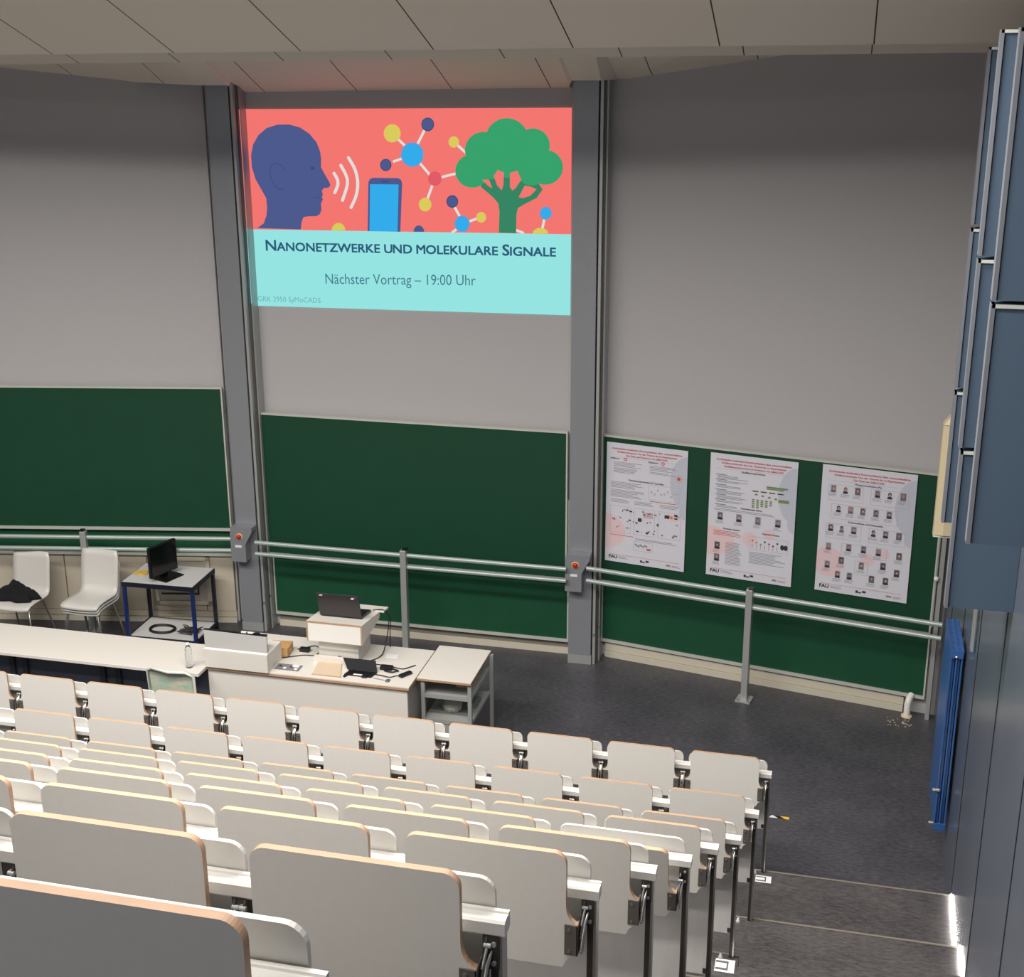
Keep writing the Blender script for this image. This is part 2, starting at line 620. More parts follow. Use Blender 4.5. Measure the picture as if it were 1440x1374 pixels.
# ------------------------------------------------------------------ rails
def guard(P, s0, s1, off, sp, label, z=(1.04, .92), ztop=1.10, plate=True, offp=None):
    t = thing('guard_rail', label, 'rail', P(sp, off, 0), group='tubular rails before the chalkboards')
    c = Vector(t.location)

    def Q(s, o, z):
        return P(s, o, z) - c
    for zz in z:
        a, b = Q(s0, off, zz), Q(s1, off, zz)
        MB().tube([a, a.lerp(b, .5), b], .0225, RAILM, 12).build('tube', t)
    pm = MB()
    slab(pm, Q, sp - .03, sp + .03, off - .02, off + .045, .01, ztop, ALU)
    pm.build('post', t, .004)
    cm = MB()
    slab(cm, Q, sp - .012, sp + .036, off - .03, off + .03, ztop, ztop + .012, BLACK)
    cm.build('post_cap', t)
    bm = MB()
    slab(bm, Q, sp - .07, sp + .07, off - .06, off + .09, 0, .012, ALU)
    for a in (-.05, .05):
        for b in (-.045, .075):
            slab(bm, Q, sp + a - .008, sp + a + .008, off + b - .008, off + b + .008, .012, .02, CHROME)
    bm.build('base_plate', t)
    return t


guard(Cp, -5.56, -2.39, .39, -4.0, 'straight double tube rail with one post in front of the middle chalkboards')
guard(Rp, -.02, 3.235, .385, 1.56, 'double tube rail with one post below the three posters', z=(1.045, .92))
guard(Lp, -.06, 3.4, .30, 1.46, 'double tube rail with one post behind the white chairs', z=(1.03, .905))
t = thing('end_post', 'slim grey end post with tubes ending on it beside the blue radiator', 'post', Rp(3.08, .3, 0))
c = Vector(t.location)
e = MB()
slab(e, lambda s, o_, z: Rp(s, o_, z) - c, 3.135, 3.172, .06, .12, 0, 2.3, ALU)
e.build('upright', t)
e = MB()
e.tube([Rp(3.12, .13, .9) - c, Rp(3.12, .13, 2.2) - c], .006, ALU)
e.build('guide_rod', t)
e = MB().lathe([(0, .02), (.02, .015), (.022, 0), (.02, -.02), (0, -.025)], tuple(Rp(3.12, .135, 1.36) - c), WHITE, 12)
e.build('stop_knob', t)

# little white pipe stub low at the right end of the boards
t = thing('pipe_stub', 'small white pipe elbow with crumbs on the floor beside the radiator', 'pipe', Rp(2.98, .12, 0))
MB().tube([(0, 0, .0), (0, 0, .12), (.01, .02, .17), (.03, .06, .19)], .03, WHITE, 12).build('pipe', t)
MB().lathe([(.05, 0), (.05, .012), (.03, .02)], (0, 0, 0), CREAM, 14).build('collar', t)
cr = MB()
for i in range(26):
    a, b = random.uniform(-.12, .12), random.uniform(-.16, .02)
    s_ = random.uniform(.006, .02)
    cr.poly([(a, b, .001), (a + s_, b, .001), (a + s_ * .6, b + s_ * .7, .001)], (0, 0, .006), PAPERC)
o = cr.build('plaster_crumbs')
o.location = Rp(2.93, .2, 0)
o['kind'] = 'stuff'
tag(o, 'scattered pale plaster crumbs on the floor around the pipe stub', 'crumbs')


# ------------------------------------------------------------------ projected slide
def em(name, rgb, k=1.0):
    return mat('slide_' + name, rgb, emit=k)  # projector light put into the slide colours as glow


E_RED = em('coral', (243, 118, 112))
E_CYAN = em('pale_cyan', (150, 228, 226))
E_NAVY = em('navy', (76, 90, 142))
E_NAVD = em('dark_navy', (62, 74, 122))
E_WHT = em('white', (224, 222, 218))
E_YEL = em('yellow', (216, 204, 92))
E_YELR = em('yellow_rim', (232, 190, 100))
E_BLU = em('blue', (52, 172, 236))
E_BLUR = em('blue_rim', (110, 150, 210))
E_MRED = em('deep_coral', (226, 92, 104))
E_GRN = em('green', (56, 162, 108))
E_TRK = em('trunk_green', (54, 134, 100))
E_TXT = em('slate_text', (44, 92, 122))
E_TXT2 = em('teal_text', (66, 124, 140))
E_TXT3 = em('faint_text', (110, 176, 178))
YS = 12.193
slide = thing('projected_slide', 'bright projected slide with head, phone, molecules and tree above a cyan title field', 'projection', (-3.99, YS, 3.38))
SL0 = Vector(slide.location)


def sp(x, y, layer=0):
    p = at_y(x, y, YS - .0016 * layer)
    return p - SL0


def spoly(name, pts, m, layer, parent=slide):
    return MB().flat([sp(x, y, layer) for x, y in pts], m).build(name, parent)


def circ(cx, cy, rx, ry=None, n=28, a0=0, a1=2 * PI):
    ry = ry or rx
    return [(cx + rx * math.cos(a0 + (a1 - a0) * k / n), cy + ry * math.sin(a0 + (a1 - a0) * k / n)) for k in range(n + (0 if abs(a1 - a0 - 2 * PI) < 1e-6 else 1))]


def smooth(pts, it=2):
    for _ in range(it):
        q = []
        for i in range(len(pts)):
            a, b = pts[i], pts[(i + 1) % len(pts)]
            q += [(a[0] * .75 + b[0] * .25, a[1] * .75 + b[1] * .25), (a[0] * .25 + b[0] * .75, a[1] * .25 + b[1] * .75)]
        pts = q
    return pts


def crop2(pts, ox, oy, sx, sy):
    return [(ox + x / sx, oy + y / sy) for x, y in pts]


spoly('coral_field', [(341, 153.5), (804, 151.5), (803, 329.5), (354, 322.5)], E_RED, 0)
spoly('cyan_field', [(354, 322.5), (803, 329.5), (802, 443.5), (359, 430)], E_CYAN, 0)
HEAD = [(130, 1055), (185, 1015), (208, 950), (214, 880), (205, 800), (160, 720), (115, 640), (85, 540), (78, 440), (95, 350), (140, 270), (210, 210), (300, 182), (400, 180), (490, 205), (570, 258), (630, 330), (662, 410), (670, 480), (668, 540), (700, 600), (735, 660), (748, 690), (735, 712), (690, 718), (676, 740), (684, 770), (676, 795), (684, 812), (668, 850), (672, 900), (660, 935), (630, 955), (570, 955), (520, 962), (506, 1000), (498, 1066)]
spoly('head_silhouette', crop2(HEAD, 340, 145, 6, 6), E_NAVY, 1)


def stroke(name, pts, w, m, layer, parent=slide):
    L_, R_ = [], []
    for i, p in enumerate(pts):
        a, b = pts[max(i - 1, 0)], pts[min(i + 1, len(pts) - 1)]
        dx, dy = b[0] - a[0], b[1] - a[1]
        d = math.hypot(dx, dy) or 1
        nx, ny = -dy / d * w / 2, dx / d * w / 2
        L_.append((p[0] + nx, p[1] + ny))
        R_.append((p[0] - nx, p[1] - ny))
    mb = MB()
    vs = [sp(x, y, layer) for x, y in L_] + [sp(x, y, layer) for x, y in R_]
    n_ = len(pts)
    mb.add(vs, [(i, i + 1, n_ + i + 1, n_ + i) for i in range(n_ - 1)], m)
    for e_ in (pts[0], pts[-1]):
        mb.flat([sp(x, y, layer + .3) for x, y in circ(e_[0], e_[1], w / 2, n=12)], m)
    return mb.build(name, parent)


stroke('ear_line', crop2([(352, 560), (335, 525), (290, 508), (250, 525), (235, 570), (245, 640), (280, 700), (315, 730), (350, 725)], 340, 145, 6, 6), 1.1, E_NAVD, 2)
spoly('eye', circ(340 + 596 / 6, 145 + 550 / 6, 2.6), E_NAVD, 2)
stroke('mouth', crop2([(612, 790), (640, 800), (660, 796)], 340, 145, 6, 6), .9, E_NAVD, 2)
for pts in ([(778, 592), (805, 640), (810, 690), (785, 755)], [(835, 525), (880, 610), (890, 690), (850, 820)], [(900, 460), (955, 560), (978, 670), (965, 780), (922, 880)]):
    q = crop2(pts, 340, 145, 6, 6)
    qq = []
    for i in range(len(q) - 1):
        for k in range(4):
            tt = k / 4
            p0, p1, p2, p3 = q[max(i - 1, 0)], q[i], q[i + 1], q[min(i + 2, len(q) - 1)]
            qq.append(tuple(.5 * (2 * p1[c_] + (p2[c_] - p0[c_]) * tt + (2 * p0[c_] - 5 * p1[c_] + 4 * p2[c_] - p3[c_]) * tt ** 2 + (3 * p1[c_] - p0[c_] - 3 * p2[c_] + p3[c_]) * tt ** 3) for c_ in (0, 1)))
    qq.append(q[-1])
    stroke('sound_wave', qq, 4.4, E_WHT, 1)
ph = spoly('phone', [(517, 325), (518, 256), (520, 252), (524, 250), (560, 250.5), (564, 253), (565.5, 258), (563, 326)], E_NAVY, 1)
spoly('phone_screen', [(519.5, 325.2), (520.5, 259), (560.5, 259.5), (559, 325.8)], E_BLU, 2, ph)
spoly('phone_speaker', [(536, 254), (547, 254), (547, 256), (536, 256)], E_NAVD, 2, ph)


def zz(x, y):
    return 560 + x / 5.76, 145 + y / 5.76


BONDS = [(zz(-35, 260), zz(60, 350)), (zz(215, 215), zz(150, 345)), ((554, 227), (568, 222)), (zz(170, 480), zz(255, 580)), (zz(350, 600), zz(470, 570)), (zz(275, 670), zz(235, 780)),
         (zz(480, 340), zz(545, 400)), (zz(455, 840), zz(500, 920)), (zz(570, 960), zz(640, 935)), (zz(1185, 930), zz(1165, 1030)), (zz(490, 1010), zz(440, 1045)), (zz(930, 1020), zz(1010, 1050))]
for a, b in BONDS:
    stroke('bond', [a, b], 3.6, E_WHT, 1)
ATOMS = [((551.5, 187.5), 12, E_YEL, E_YELR), ((601.5, 175), 9, E_NAVY, E_NAVD), ((579.8, 217.5), 16, E_BLU, E_BLUR), ((542.5, 232), 8, E_NAVY, E_NAVD), (zz(297, 612), 9.5, E_MRED, E_MRED),
         (zz(218, 822), 9, E_YEL, E_YELR), (zz(450, 315), 7.5, E_YEL, E_YELR), (zz(438, 797), 8.3, E_NAVY, E_NAVD), (zz(518, 978), 10.8, E_BLU, E_BLUR), (zz(672, 925), 7, E_YEL, E_YELR),
         (zz(1195, 892), 8.5, E_BLU, E_BLUR)]
for (cx, cy), r, m_, m2 in ATOMS:
    mb = MB().flat([sp(x, y, 2) for x, y in circ(cx, cy, r, r * 1.08)], m2)
    mb.flat([sp(x, y, 2.6) for x, y in circ(cx, cy, r - 1.2, (r - 1.2) * 1.08)], m_)
    mb.build('atom', slide)
for cx, cy, rx, ry, m_ in ((476, 324, 9.5, 10.5, E_YEL), (589, 326, 7.5, 9, E_NAVY), (760, 328.5, 11, 8, E_YEL)):
    spoly('atom', circ(cx, cy, rx, ry, a0=PI, a1=2 * PI, n=16), m_, 2)
# tree: trunk with branches under a crown of lobes
tr = [(815, 1050), (820, 880), (812, 815), (775, 770), (730, 730), (670, 680), (660, 600), (780, 500), (1000, 520), (1130, 640), (1170, 700), (1120, 770), (1030, 815), (970, 850), (958, 900), (955, 1055)]
tm = MB().flat([sp(*zz(x, y), 2) for x, y in tr], E_TRK)
tm.build('tree_trunk', slide)
cm = MB()
for cx, cy, r in ((600, 550, 138), (690, 380, 150), (880, 290, 172), (1090, 340, 138), (1190, 520, 145), (900, 420, 190), (1020, 480, 160), (760, 480, 140), (700, 540, 80), (1080, 560, 110)):
    cm.flat([sp(*zz(x, y), 2.4 + .05 * cx / 300) for x, y in circ(cx, cy, r, r * .98, 32)], E_GRN)
cm.build('tree_crown', slide)
for pts in ([(680, 622), (735, 618), (762, 690), (730, 672)], [(775, 590), (805, 542), (856, 562), (852, 660), (838, 706), (800, 665)], [(905, 565), (965, 548), (996, 620), (950, 690), (925, 708), (905, 680)], [(1025, 668), (1080, 680), (1120, 698), (1070, 750), (1010, 770), (975, 762)]):
    spoly('branch_gap', [zz(x, y) for x, y in pts], E_RED, 3.6)
# writing on the slide
ba, bb = sp(374, 352.5, 2), sp(781, 361, 2)
ux = (bb - ba).normalized()
uy = Vector((0, 0, 1))
CAPH = .098
title_parts = []
xcur = 0.0
for wd in ('Nanonetzwerke', 'und', 'molekulare', 'Signale'):
    for ch, hh in ((wd[0], CAPH if wd[0].isupper() else CAPH * .8), (wd[1:], CAPH * .8)):
        o_ = text_mesh('title_text', ch.upper(), E_TXT, slide, (0, 0, 0), (1, 0, 0), (0, 1, 0), height=hh, sx=1.3)
        w_ = max(v.co.x for v in o_.data.vertices)
        title_parts.append((o_, xcur))
        xcur += w_ + CAPH * .12
    xcur += CAPH * .42
xcur -= CAPH * .54
kk = (bb - ba).length / xcur
for o_, x_ in title_parts:
    for v in o_.data.vertices:
        v.co = ba + ux * ((v.co.x + x_) * kk) + uy * v.co.y
    c_ = o_.data.copy()
    off_ = len(c_.vertices)
    bmt = bmesh.new()
    bmt.from_mesh(o_.data)
    for dx, dz in ((.006, 0), (0, .005), (.006, .005)):
        tmp = o_.data.copy()
        for v in tmp.vertices:
            v.co = v.co + ux * dx + uy * dz + Vector((0, -.0003 - dx * .05 - dz * .03, 0))
        bmt.from_mesh(tmp)
    bmt.to_mesh(o_.data)
    bmt.free()
ba, bb = sp(458, 399, 2), sp(669, 401.5, 2)
text_mesh('subtitle_text', 'Nächster Vortrag – 19:00 Uhr', E_TXT2, slide, ba, (bb - ba).normalized(), uy, width=(bb - ba).length, height=.098)
ba, bb = sp(363, 423.5, 2), sp(451, 426, 2)
text_mesh('footer_text', 'GRK 2950 SyMoCADS', E_TXT3, slide, ba, (bb - ba).normalized(), uy, width=(bb - ba).length, height=.05)
# slide light on the guide rail left of it, painted as glowing strips
gl = MB()
gl.flat([Vector((-5.556, 12.0685, 5.20)) - SL0, Vector((-5.549, 12.0685, 5.20)) - SL0, Vector((-5.549, 12.0685, 4.12)) - SL0, Vector((-5.556, 12.0685, 4.12)) - SL0], em('rail_coral', (216, 120, 122)))
gl.flat([Vector((-5.556, 12.0685, 4.12)) - SL0, Vector((-5.549, 12.0685, 4.12)) - SL0, Vector((-5.549, 12.0685, 3.40)) - SL0, Vector((-5.556, 12.0685, 3.40)) - SL0], em('rail_cyan', (128, 196, 200)))
gl.build('slide_sliver', slide)

# ------------------------------------------------------------------ posters
P_WHITE = mat('poster_paper', (214, 214, 224), .55)
P_GREY = mat('poster_grey_tint', (192, 196, 210), .55)
P_PINK = mat('poster_pink_tint', (226, 198, 204), .55)
P_LINE = mat('poster_text_grey', (130, 130, 142), .6)
P_LINE2 = mat('poster_frame_grey', (184, 184, 196), .6)
P_DARK = mat('poster_dark_ink', (52, 50, 58), .6)
P_RED = mat('poster_red_ink', (196, 70, 84), .6)
P_ORA = mat('poster_orange_ink', (206, 130, 84), .6)
P_GRN = mat('poster_green_ink', (120, 140, 92), .6)
P_SKIN = [mat('poster_skin_%d' % i, c_, .6) for i, c_ in enumerate(((196, 160, 150), (176, 150, 146), (150, 140, 146)))]
P_PH = [mat('poster_photo_%d' % i, c_, .6) for i, c_ in enumerate(((150, 150, 160), (110, 104, 110), (170, 120, 112), (120, 84, 96)))]


class Poster:
    def __init__(s, s0, w, ztop, h, label, seed):
        s.t = thing('poster', label, 'poster', Rp(s0, .105, ztop), group='printed research posters')
        s.w, s.h = w, h
        s.mb = MB()
        s.rn = random.Random(seed)
        c_ = Vector(s.t.location)
        s.P = lambda u, v, l: Rp(s0 + u, .105 + .0009 * l, ztop - v) - c_
        s.mb.poly([s.P(0, 0, 0), s.P(w, 0, 0), s.P(w, h, 0), s.P(0, h, 0)], NR * -.002, P_WHITE)

    def rect(s, u0, v0, u1, v1, m_, l=1):
        s.mb.flat([s.P(u0 * s.w, v0 * s.h, l), s.P(u1 * s.w, v0 * s.h, l), s.P(u1 * s.w, v1 * s.h, l), s.P(u0 * s.w, v1 * s.h, l)], m_)

    def disc(s, u, v, r, m_, l=1, a0=0, a1=2 * PI, k=1.0):
        pts = circ(u * s.w, v * s.h, r, r * k, 22, a0, a1)
        s.mb.flat([s.P(min(max(x, 0), s.w), min(max(y, 0), s.h), l) for x, y in pts], m_)

    def frame(s, u0, v0, u1, v1, m_=None):
        e_ = .004
        m_ = m_ or P_LINE2
        s.rect(u0, v0, u1, v0 + e_ * .7, m_, 2)
        s.rect(u0, v1 - e_ * .7, u1, v1, m_, 2)
        s.rect(u0, v0, u0 + e_, v1, m_, 2)
        s.rect(u1 - e_, v0, u1, v1, m_, 2)

    def lines(s, u0, v0, u1, n_, step=.011, m_=None, hgt=.0035):
        for i in range(n_):
            e_ = u1 - (u1 - u0) * s.rn.uniform(0, .35)
            s.rect(u0, v0 + i * step, e_, v0 + i * step + hgt, m_ or P_LINE, 2)

    def portrait(s, u, v, k=1.0):
        r = s.rn
        w_, h_ = .052 * k, .05 * k
        s.rect(u - w_ / 2, v - h_ / 2, u + w_ / 2, v + h_ / 2, r.choice([P_WHITE, P_PH[0], P_PH[0], P_PH[1]]), 2)
        hair = r.choice([P_DARK, P_DARK, P_DARK, P_PH[2], P_PH[3]])
        s.rect(u - w_ * .42, v + h_ * .18, u + w_ * .42, v + h_ / 2, r.choice([P_DARK, P_DARK, P_PH[1]]), 3)
        s.disc(u, v - h_ * .12, w_ * s.w * .33, hair, 4, k=1.25)
        s.disc(u + .002, v - h_ * .06, w_ * s.w * .22, r.choice(P_SKIN), 5, k=1.25)
        s.lines(u - .05, v + h_ / 2 + .008, u + .05, 3, .009, P_LINE, .0025)

    def text(s, body, u, v, height, m_, width=None, bold=.02, align='LEFT'):
        text_mesh('printed_text', body, m_, s.t, s.P(u * s.w, v * s.h, 3), DR, Vector((0, 0, 1)), height=height, width=width, bold=bold, align=align)

    def finish(s, third):
        s.disc(1.0, .27, .165 * s.w / .8, P_GREY, .5, a0=PI / 2, a1=PI * 1.5, k=1.6)
        s.disc(.99, .50, .06, P_GREY, .6, a0=PI / 2, a1=PI * 1.5, k=1.3)
        s.rect(.06, .115, .94, .117, P_LINE2, 2)
        s.rect(.06, .935, .94, .937, P_RED, 2)
        s.text('Synthetische molekulare Kommunikation über unterschiedliche', .5, .052, .017, P_RED, width=.86 * s.w, align='CENTER')
        s.text('Größenordnungen: Von der Theorie bis zu Experimenten', .5, .078, .017, P_RED, width=.74 * s.w, align='CENTER')
        s.text(third, .5, .104, .017, P_RED, align='CENTER')
        s.text('FAU', .05, .970, .034, P_DARK, bold=.03)
        s.lines(.17, .95, .32, 2, .012)
        s.rect(.45, .955, .475, .975, P_DARK, 3)
        s.rect(.48, .965, .51, .975, P_DARK, 3)
        s.rect(.52, .952, .56, .968, P_DARK, 3)
        s.text('DFG', .78, .972, .016, P_DARK, bold=.03)
        s.lines(.85, .962, .96, 2, .01)
        return s.mb.build('printed_sheet', s.t)


p = Poster(.056, .79, 2.228, 1.185, 'white poster with diagrams and red heading, nearest the column', 1)
p.disc(.0, .74, .20, P_PINK, .5, a0=-PI / 2, a1=PI / 2, k=.85)
p.disc(.85, .56, .07, P_PINK, .6, k=.5)
p.text('Einführung', .05, .133, .015, P_DARK)
p.text('Zielsetzung', .52, .133, .015, P_DARK)
p.disc(.235, .128, .017, P_RED, 2)
p.disc(.235, .128, .010, P_PINK, 3)
p.disc(.70, .128, .017, P_RED, 2)
p.disc(.70, .128, .010, P_PINK, 3)
p.lines(.09, .155, .46, 4)
p.lines(.09, .205, .44, 4)
p.lines(.54, .155, .86, 4)
p.lines(.54, .205, .86, 2)
p.disc(.90, .235, .02, P_ORA, 2)
for k in range(8):
    a = k * PI / 4
    p.disc(.90 + .045 * math.cos(a), .235 + .03 * math.sin(a), .004, P_ORA, 2)
p.disc(.90, .235, .011, P_RED, 3)
p.text('Forschungsprogramm & Tragweite', .5, .302, .017, P_DARK, align='CENTER')
p.lines(.06, .32, .5, 5)
p.lines(.06, .385, .48, 6)
p.frame(.53, .31, .92, .435)
for k in range(9):
    p.disc(.57 + .04 * k, .37 + .02 * math.sin(k * 2.3), .011, P_LINE2, 3)
p.rect(.55, .445, .88, .45, P_RED, 2)
p.lines(.07, .465, .30, 3)
p.lines(.36, .465, .62, 3)
p.lines(.68, .465, .93, 3)
for u0, u1 in ((.06, .32), (.36, .62), (.66, .94)):
    p.frame(u0, .52, u1, .745)
for k in range(46):
    u_ = random.Random(k).uniform(.07, .92)
    v_ = .535 + .075 * (k % 3) + random.Random(k + 99).uniform(0, .03)
    w_ = random.Random(k + 7).uniform(.008, .035)
    p.rect(u_, v_, min(u_ + w_, .93), v_ + random.Random(k + 3).uniform(.004, .018), (P_LINE, P_DARK, P_LINE, P_LINE)[k % 4], 3)
for k in range(4):
    p.rect(.48, .55 + .012 * k, .60, .554 + .012 * k, P_RED, 3)
p.rect(.41, .60, .455, .63, P_DARK, 3)
p.rect(.86, .53, .90, .548, P_DARK, 3)
p.rect(.86, .558, .90, .57, P_DARK, 3)
p.rect(.74, .545, .80, .572, P_DARK, 3)
p.rect(.81, .55, .84, .57, P_ORA, 3)
p.rect(.06, .765, .36, .769, P_RED, 2)
p.lines(.38, .775, .9, 2)
p.frame(.36, .80, .60, .88)
p.rect(.53, .85, .58, .865, P_RED, 3)
for k in range(8):
    p.rect(.38 + .02 * k, .82 + .006 * (k % 3), .395 + .02 * k, .835 + .006 * (k % 3), P_LINE, 3)
p.finish('Die Ziele und Forschung von SyMoCADS')

p = Poster(1.06, .80, 2.245, 1.185, 'white poster with green table and four portraits in a row, middle of three', 2)
p.disc(.0, .71, .26, P_PINK, .5, a0=-PI / 2, a1=PI / 2, k=.55)
p.disc(.50, .66, .07, P_PINK, .6)
p.disc(.72, .60, .05, P_PINK, .6)
p.text('Qualifikationsprogramm', .5, .135, .016, P_DARK, align='CENTER')
for j, n_ in enumerate((3, 2, 2, 3, 3, 2, 2)):
    p.rect(.07, .165 + .04 * j, .2, .169 + .04 * j, P_DARK, 2)
    p.lines(.09, .175 + .04 * j, .45, n_, .0095)
p.rect(.66, .215, .90, .228, P_GRN, 3)
p.rect(.66, .23, .86, .24, P_GRN, 3)
for k in range(4):
    p.rect(.50 + .095 * k, .262, .57 + .095 * k, .27, P_DARK, 3)
for k in range(5):
    p.rect(.53 + .075 * k, .285 + .006 * k, .56 + .075 * k, .298 + .006 * k, P_GRN, 3)
for c_ in range(5):
    for r_ in range(5 - c_ // 2):
        p.rect(.50 + .05 * c_, .33 + .015 * r_, .53 + .05 * c_, .34 + .015 * r_, P_GRN, 3)
p.rect(.80, .31, .92, .335, P_GRN, 2)
p.text('Internationaler Beirat', .5, .425, .016, P_DARK, align='CENTER')
p.lines(.07, .44, .9, 2)
for u_ in (.14, .36, .58, .81):
    p.portrait(u_, .50, 1.25)
p.text('Diversity Aspekte', .28, .605, .015, P_DARK, align='CENTER')
p.text('Expected Industry', .74, .605, .015, P_DARK, align='CENTER')
p.lines(.07, .62, .46, 4, .011, P_RED)
p.portrait(.12, .745, 1.2)
p.portrait(.12, .845, 1.2)
p.lines(.22, .71, .44, 17)
p.frame(.49, .63, .94, .74)
for k, m_ in enumerate((P_LINE, P_ORA, P_ORA, P_DARK, P_RED, P_PH[3], P_DARK)):
    p.disc(.53 + .048 * k, .665 + .012 * (k % 3), .009, m_, 3)
    p.rect(.528 + .048 * k, .69, .532 + .048 * k, .73, P_LINE, 3)
p.disc(.875, .69, .018, P_DARK, 3, k=1.4)
p.disc(.915, .69, .018, P_DARK, 3, k=1.4)
p.lines(.50, .76, .92, 9)
p.finish('Qualifizierungsprogramm & Umsetzung von SyMoCADS')

p = Poster(2.075, .81, 2.26, 1.185, 'white poster covered with small portrait photos, rightmost and nearest the radiator', 3)
p.disc(.12, .76, .14, P_PINK, .5, k=1.0)
p.disc(.55, .70, .06, P_PINK, .6)
p.disc(.73, .64, .04, P_PINK, .6)
p.text('Principal Investigators (PIs)', .5, .135, .015, P_DARK, align='CENTER')
p.text('Doktorandinnen und Doktoranden', .5, .432, .015, P_DARK, align='CENTER')
for f_ in ((.08, .145, .45, .27), (.53, .145, .93, .27), (.12, .295, .83, .41), (.08, .45, .46, .565), (.54, .45, .93, .565), (.26, .595, .75, .69), (.42, .72, .56, .83)):
    p.frame(*f_)
for u_, v_ in ((.13, .18), (.26, .18), (.39, .18), (.60, .18), (.73, .18), (.87, .18), (.20, .33), (.33, .33), (.46, .33), (.60, .33), (.74, .33), (.13, .485), (.25, .485), (.38, .485), (.59, .485), (.72, .485), (.86, .485),
               (.12, .635), (.34, .625), (.50, .625), (.66, .63), (.88, .64), (.27, .735), (.12, .78), (.49, .755), (.72, .735), (.87, .775), (.24, .85), (.37, .85), (.61, .85), (.76, .85)):
    p.portrait(u_, v_, 1.12)
p.finish('Das Team von SyMoCADS')

# ------------------------------------------------------------------ right wall: acoustic boxes, radiator, cream unit, led strip


def acoustic(Y, X, z0, z1, label, depth=.45):
    t = thing('acoustic_box', label, 'wall panel', (X, Y, z0), group='projecting acoustic wall boxes')
    w = xw(Y) - X - .002
    b = MB().poly([(.0, 0, 0), (w, 0, 0), (w, depth, 0), (.0, .05, 0)], (0, 0, z1 - z0), NAVY)
    b.build('body', t)
    e_ = MB().box((-.004, -.012, 0), (.013, .055, z1 - z0), NAVYE)
    e_.build('edge_strip', t)
    MB().box((.0135, -.002, .004), (.018, .002, z1 - z0 - .004), GAP).build('dark_joint', t)  # black joint line between edge strip and face
    MB().box((.0, -.012, z1 - z0 - .014), (w, .004, z1 - z0), ALUW).build('top_trim', t)
    return t


def zat(Y, py):
    # height of a horizontal edge seen at image row py on the plane Y
    return at_y(1380, py, Y).z


for Y, X, cuts, nm in ((5.70, .567, ((3.77, 4.785), (4.80, 5.83)), 'nearest'), (6.90, .603, ((2.985, 3.83), (3.85, 4.785), (4.805, 5.83)), 'middle'), (8.07, .650, ((3.05, 3.85), (3.875, 4.785), (4.81, 5.75)), 'farthest')):
    pos = ('lower', 'upper') if len(cuts) == 2 else ('lowest', 'middle', 'topmost')
    for (a, b), pz in zip(cuts, pos):
        acoustic(Y, X + (.009 if pz == 'lowest' and nm == 'middle' else 0), a, b, 'dark blue projecting wall box, %s of the %s stack on the right wall' % (pz, nm))

rad = thing('radiator', 'tall blue finned panel radiator standing along the right wall', 'radiator', (.885, 9.15, .33))
m = MB()
for xo in (0, .036, .072):
    m.box((xo, 0, 0), (xo + .012, 0.58, 1.42), RADB)
m.build('water_panel', rad, .003)
m = MB()
for xo in (.018, .054):
    for k in range(13):
        m.box((xo - .004, .02 + k * .043, .03), (xo + .012, .026 + k * .043, 1.40), RADB)
m.build('fin', rad)
m = MB()
m.box((-.002, -.004, 1.40), (.002, .58, 1.425), RADB)
m.box((.084, -.004, 1.40), (.088, .58, 1.425), RADB)
for k in range(19):
    m.box((0, k * .03, 1.408), (.086, k * .03 + .017, 1.418), RADB)
m.build('top_grille', rad)
m = MB()
m.box((0, -.006, 1.36), (.086, .004, 1.425), RADB)
m.build('end_cap', rad, .003)
MB().box((0, -.006, -.01), (.086, .004, .05), RADB).build('end_cap', rad, .003)
MB().lathe([(0, .01), (.012, .008), (.014, 0)], (.04, -.004, 1.375), CHROME, 12).build('vent_screw', rad)
m = MB()
m.tube([(-.03, .0, .32), (.02, .0, .32)], .014, CHROME)
m.tube([(-.03, .03, .03), (.02, .03, .03)], .014, CHROME)
m.build('valve', rad)

cu_ = thing('speaker_housing', 'tall narrow cream box with wedge-shaped top high on the wall at the front corner', 'wall unit', (.79, 10.5, 2.12))
m = MB()
m.poly([(0, 0, 0), (.07, -.02, 0), (.22, 0, 0), (.22, .12, 0), (.0, .1, 0)], (0, 0, .88), CREAM)
m.build('body', cu_, .004)
m = MB()
base = [(0, 0, .885), (.07, -.02, .885), (.22, 0, .885), (.22, .12, .885), (0, .1, .885)]
top = [(.06, .03, .96), (.10, .02, .97), (.22, .02, .97), (.22, .12, .97), (.06, .1, .96)]
m.add(base + top, [tuple(range(5))[::-1], tuple(range(5, 10))] + [(i, (i + 1) % 5, 5 + (i + 1) % 5, 5 + i) for i in range(5)], CREAM)
m.build('cap', cu_)
MB().box((.0, .0, -.02), (.2, .1, -.005), WHITE).build('lower_cap', cu_)

for (ya, yb, z) in ((7.58, 8.40, .276), (7.08, 7.555, .475)):
    a = MB().poly([(xw(ya) - .006, ya, z + .012), (xw(yb) - .006, yb, z + .012), (xw(yb) - .001, yb, z + .012), (xw(ya) - .001, ya, z + .012)], (0, 0, .005), LEDM)
    o = a.build('led_strip')
    tag(o, 'glowing white light strip at the wall foot beside the %s aisle step' % ('first' if z < .4 else 'second'), 'light strip', 'aisle light strips')
# brushed lever guard on the wall near the radiator
t = thing('wall_bracket', 'thin pale metal strip fixed upright on the slate wall beside the radiator', 'bracket', (xw(8.6) - .02, 8.62, 2.0))
MB().box((-.012, -.03, 0), (.004, .03, .4), ALU).build('plate', t)

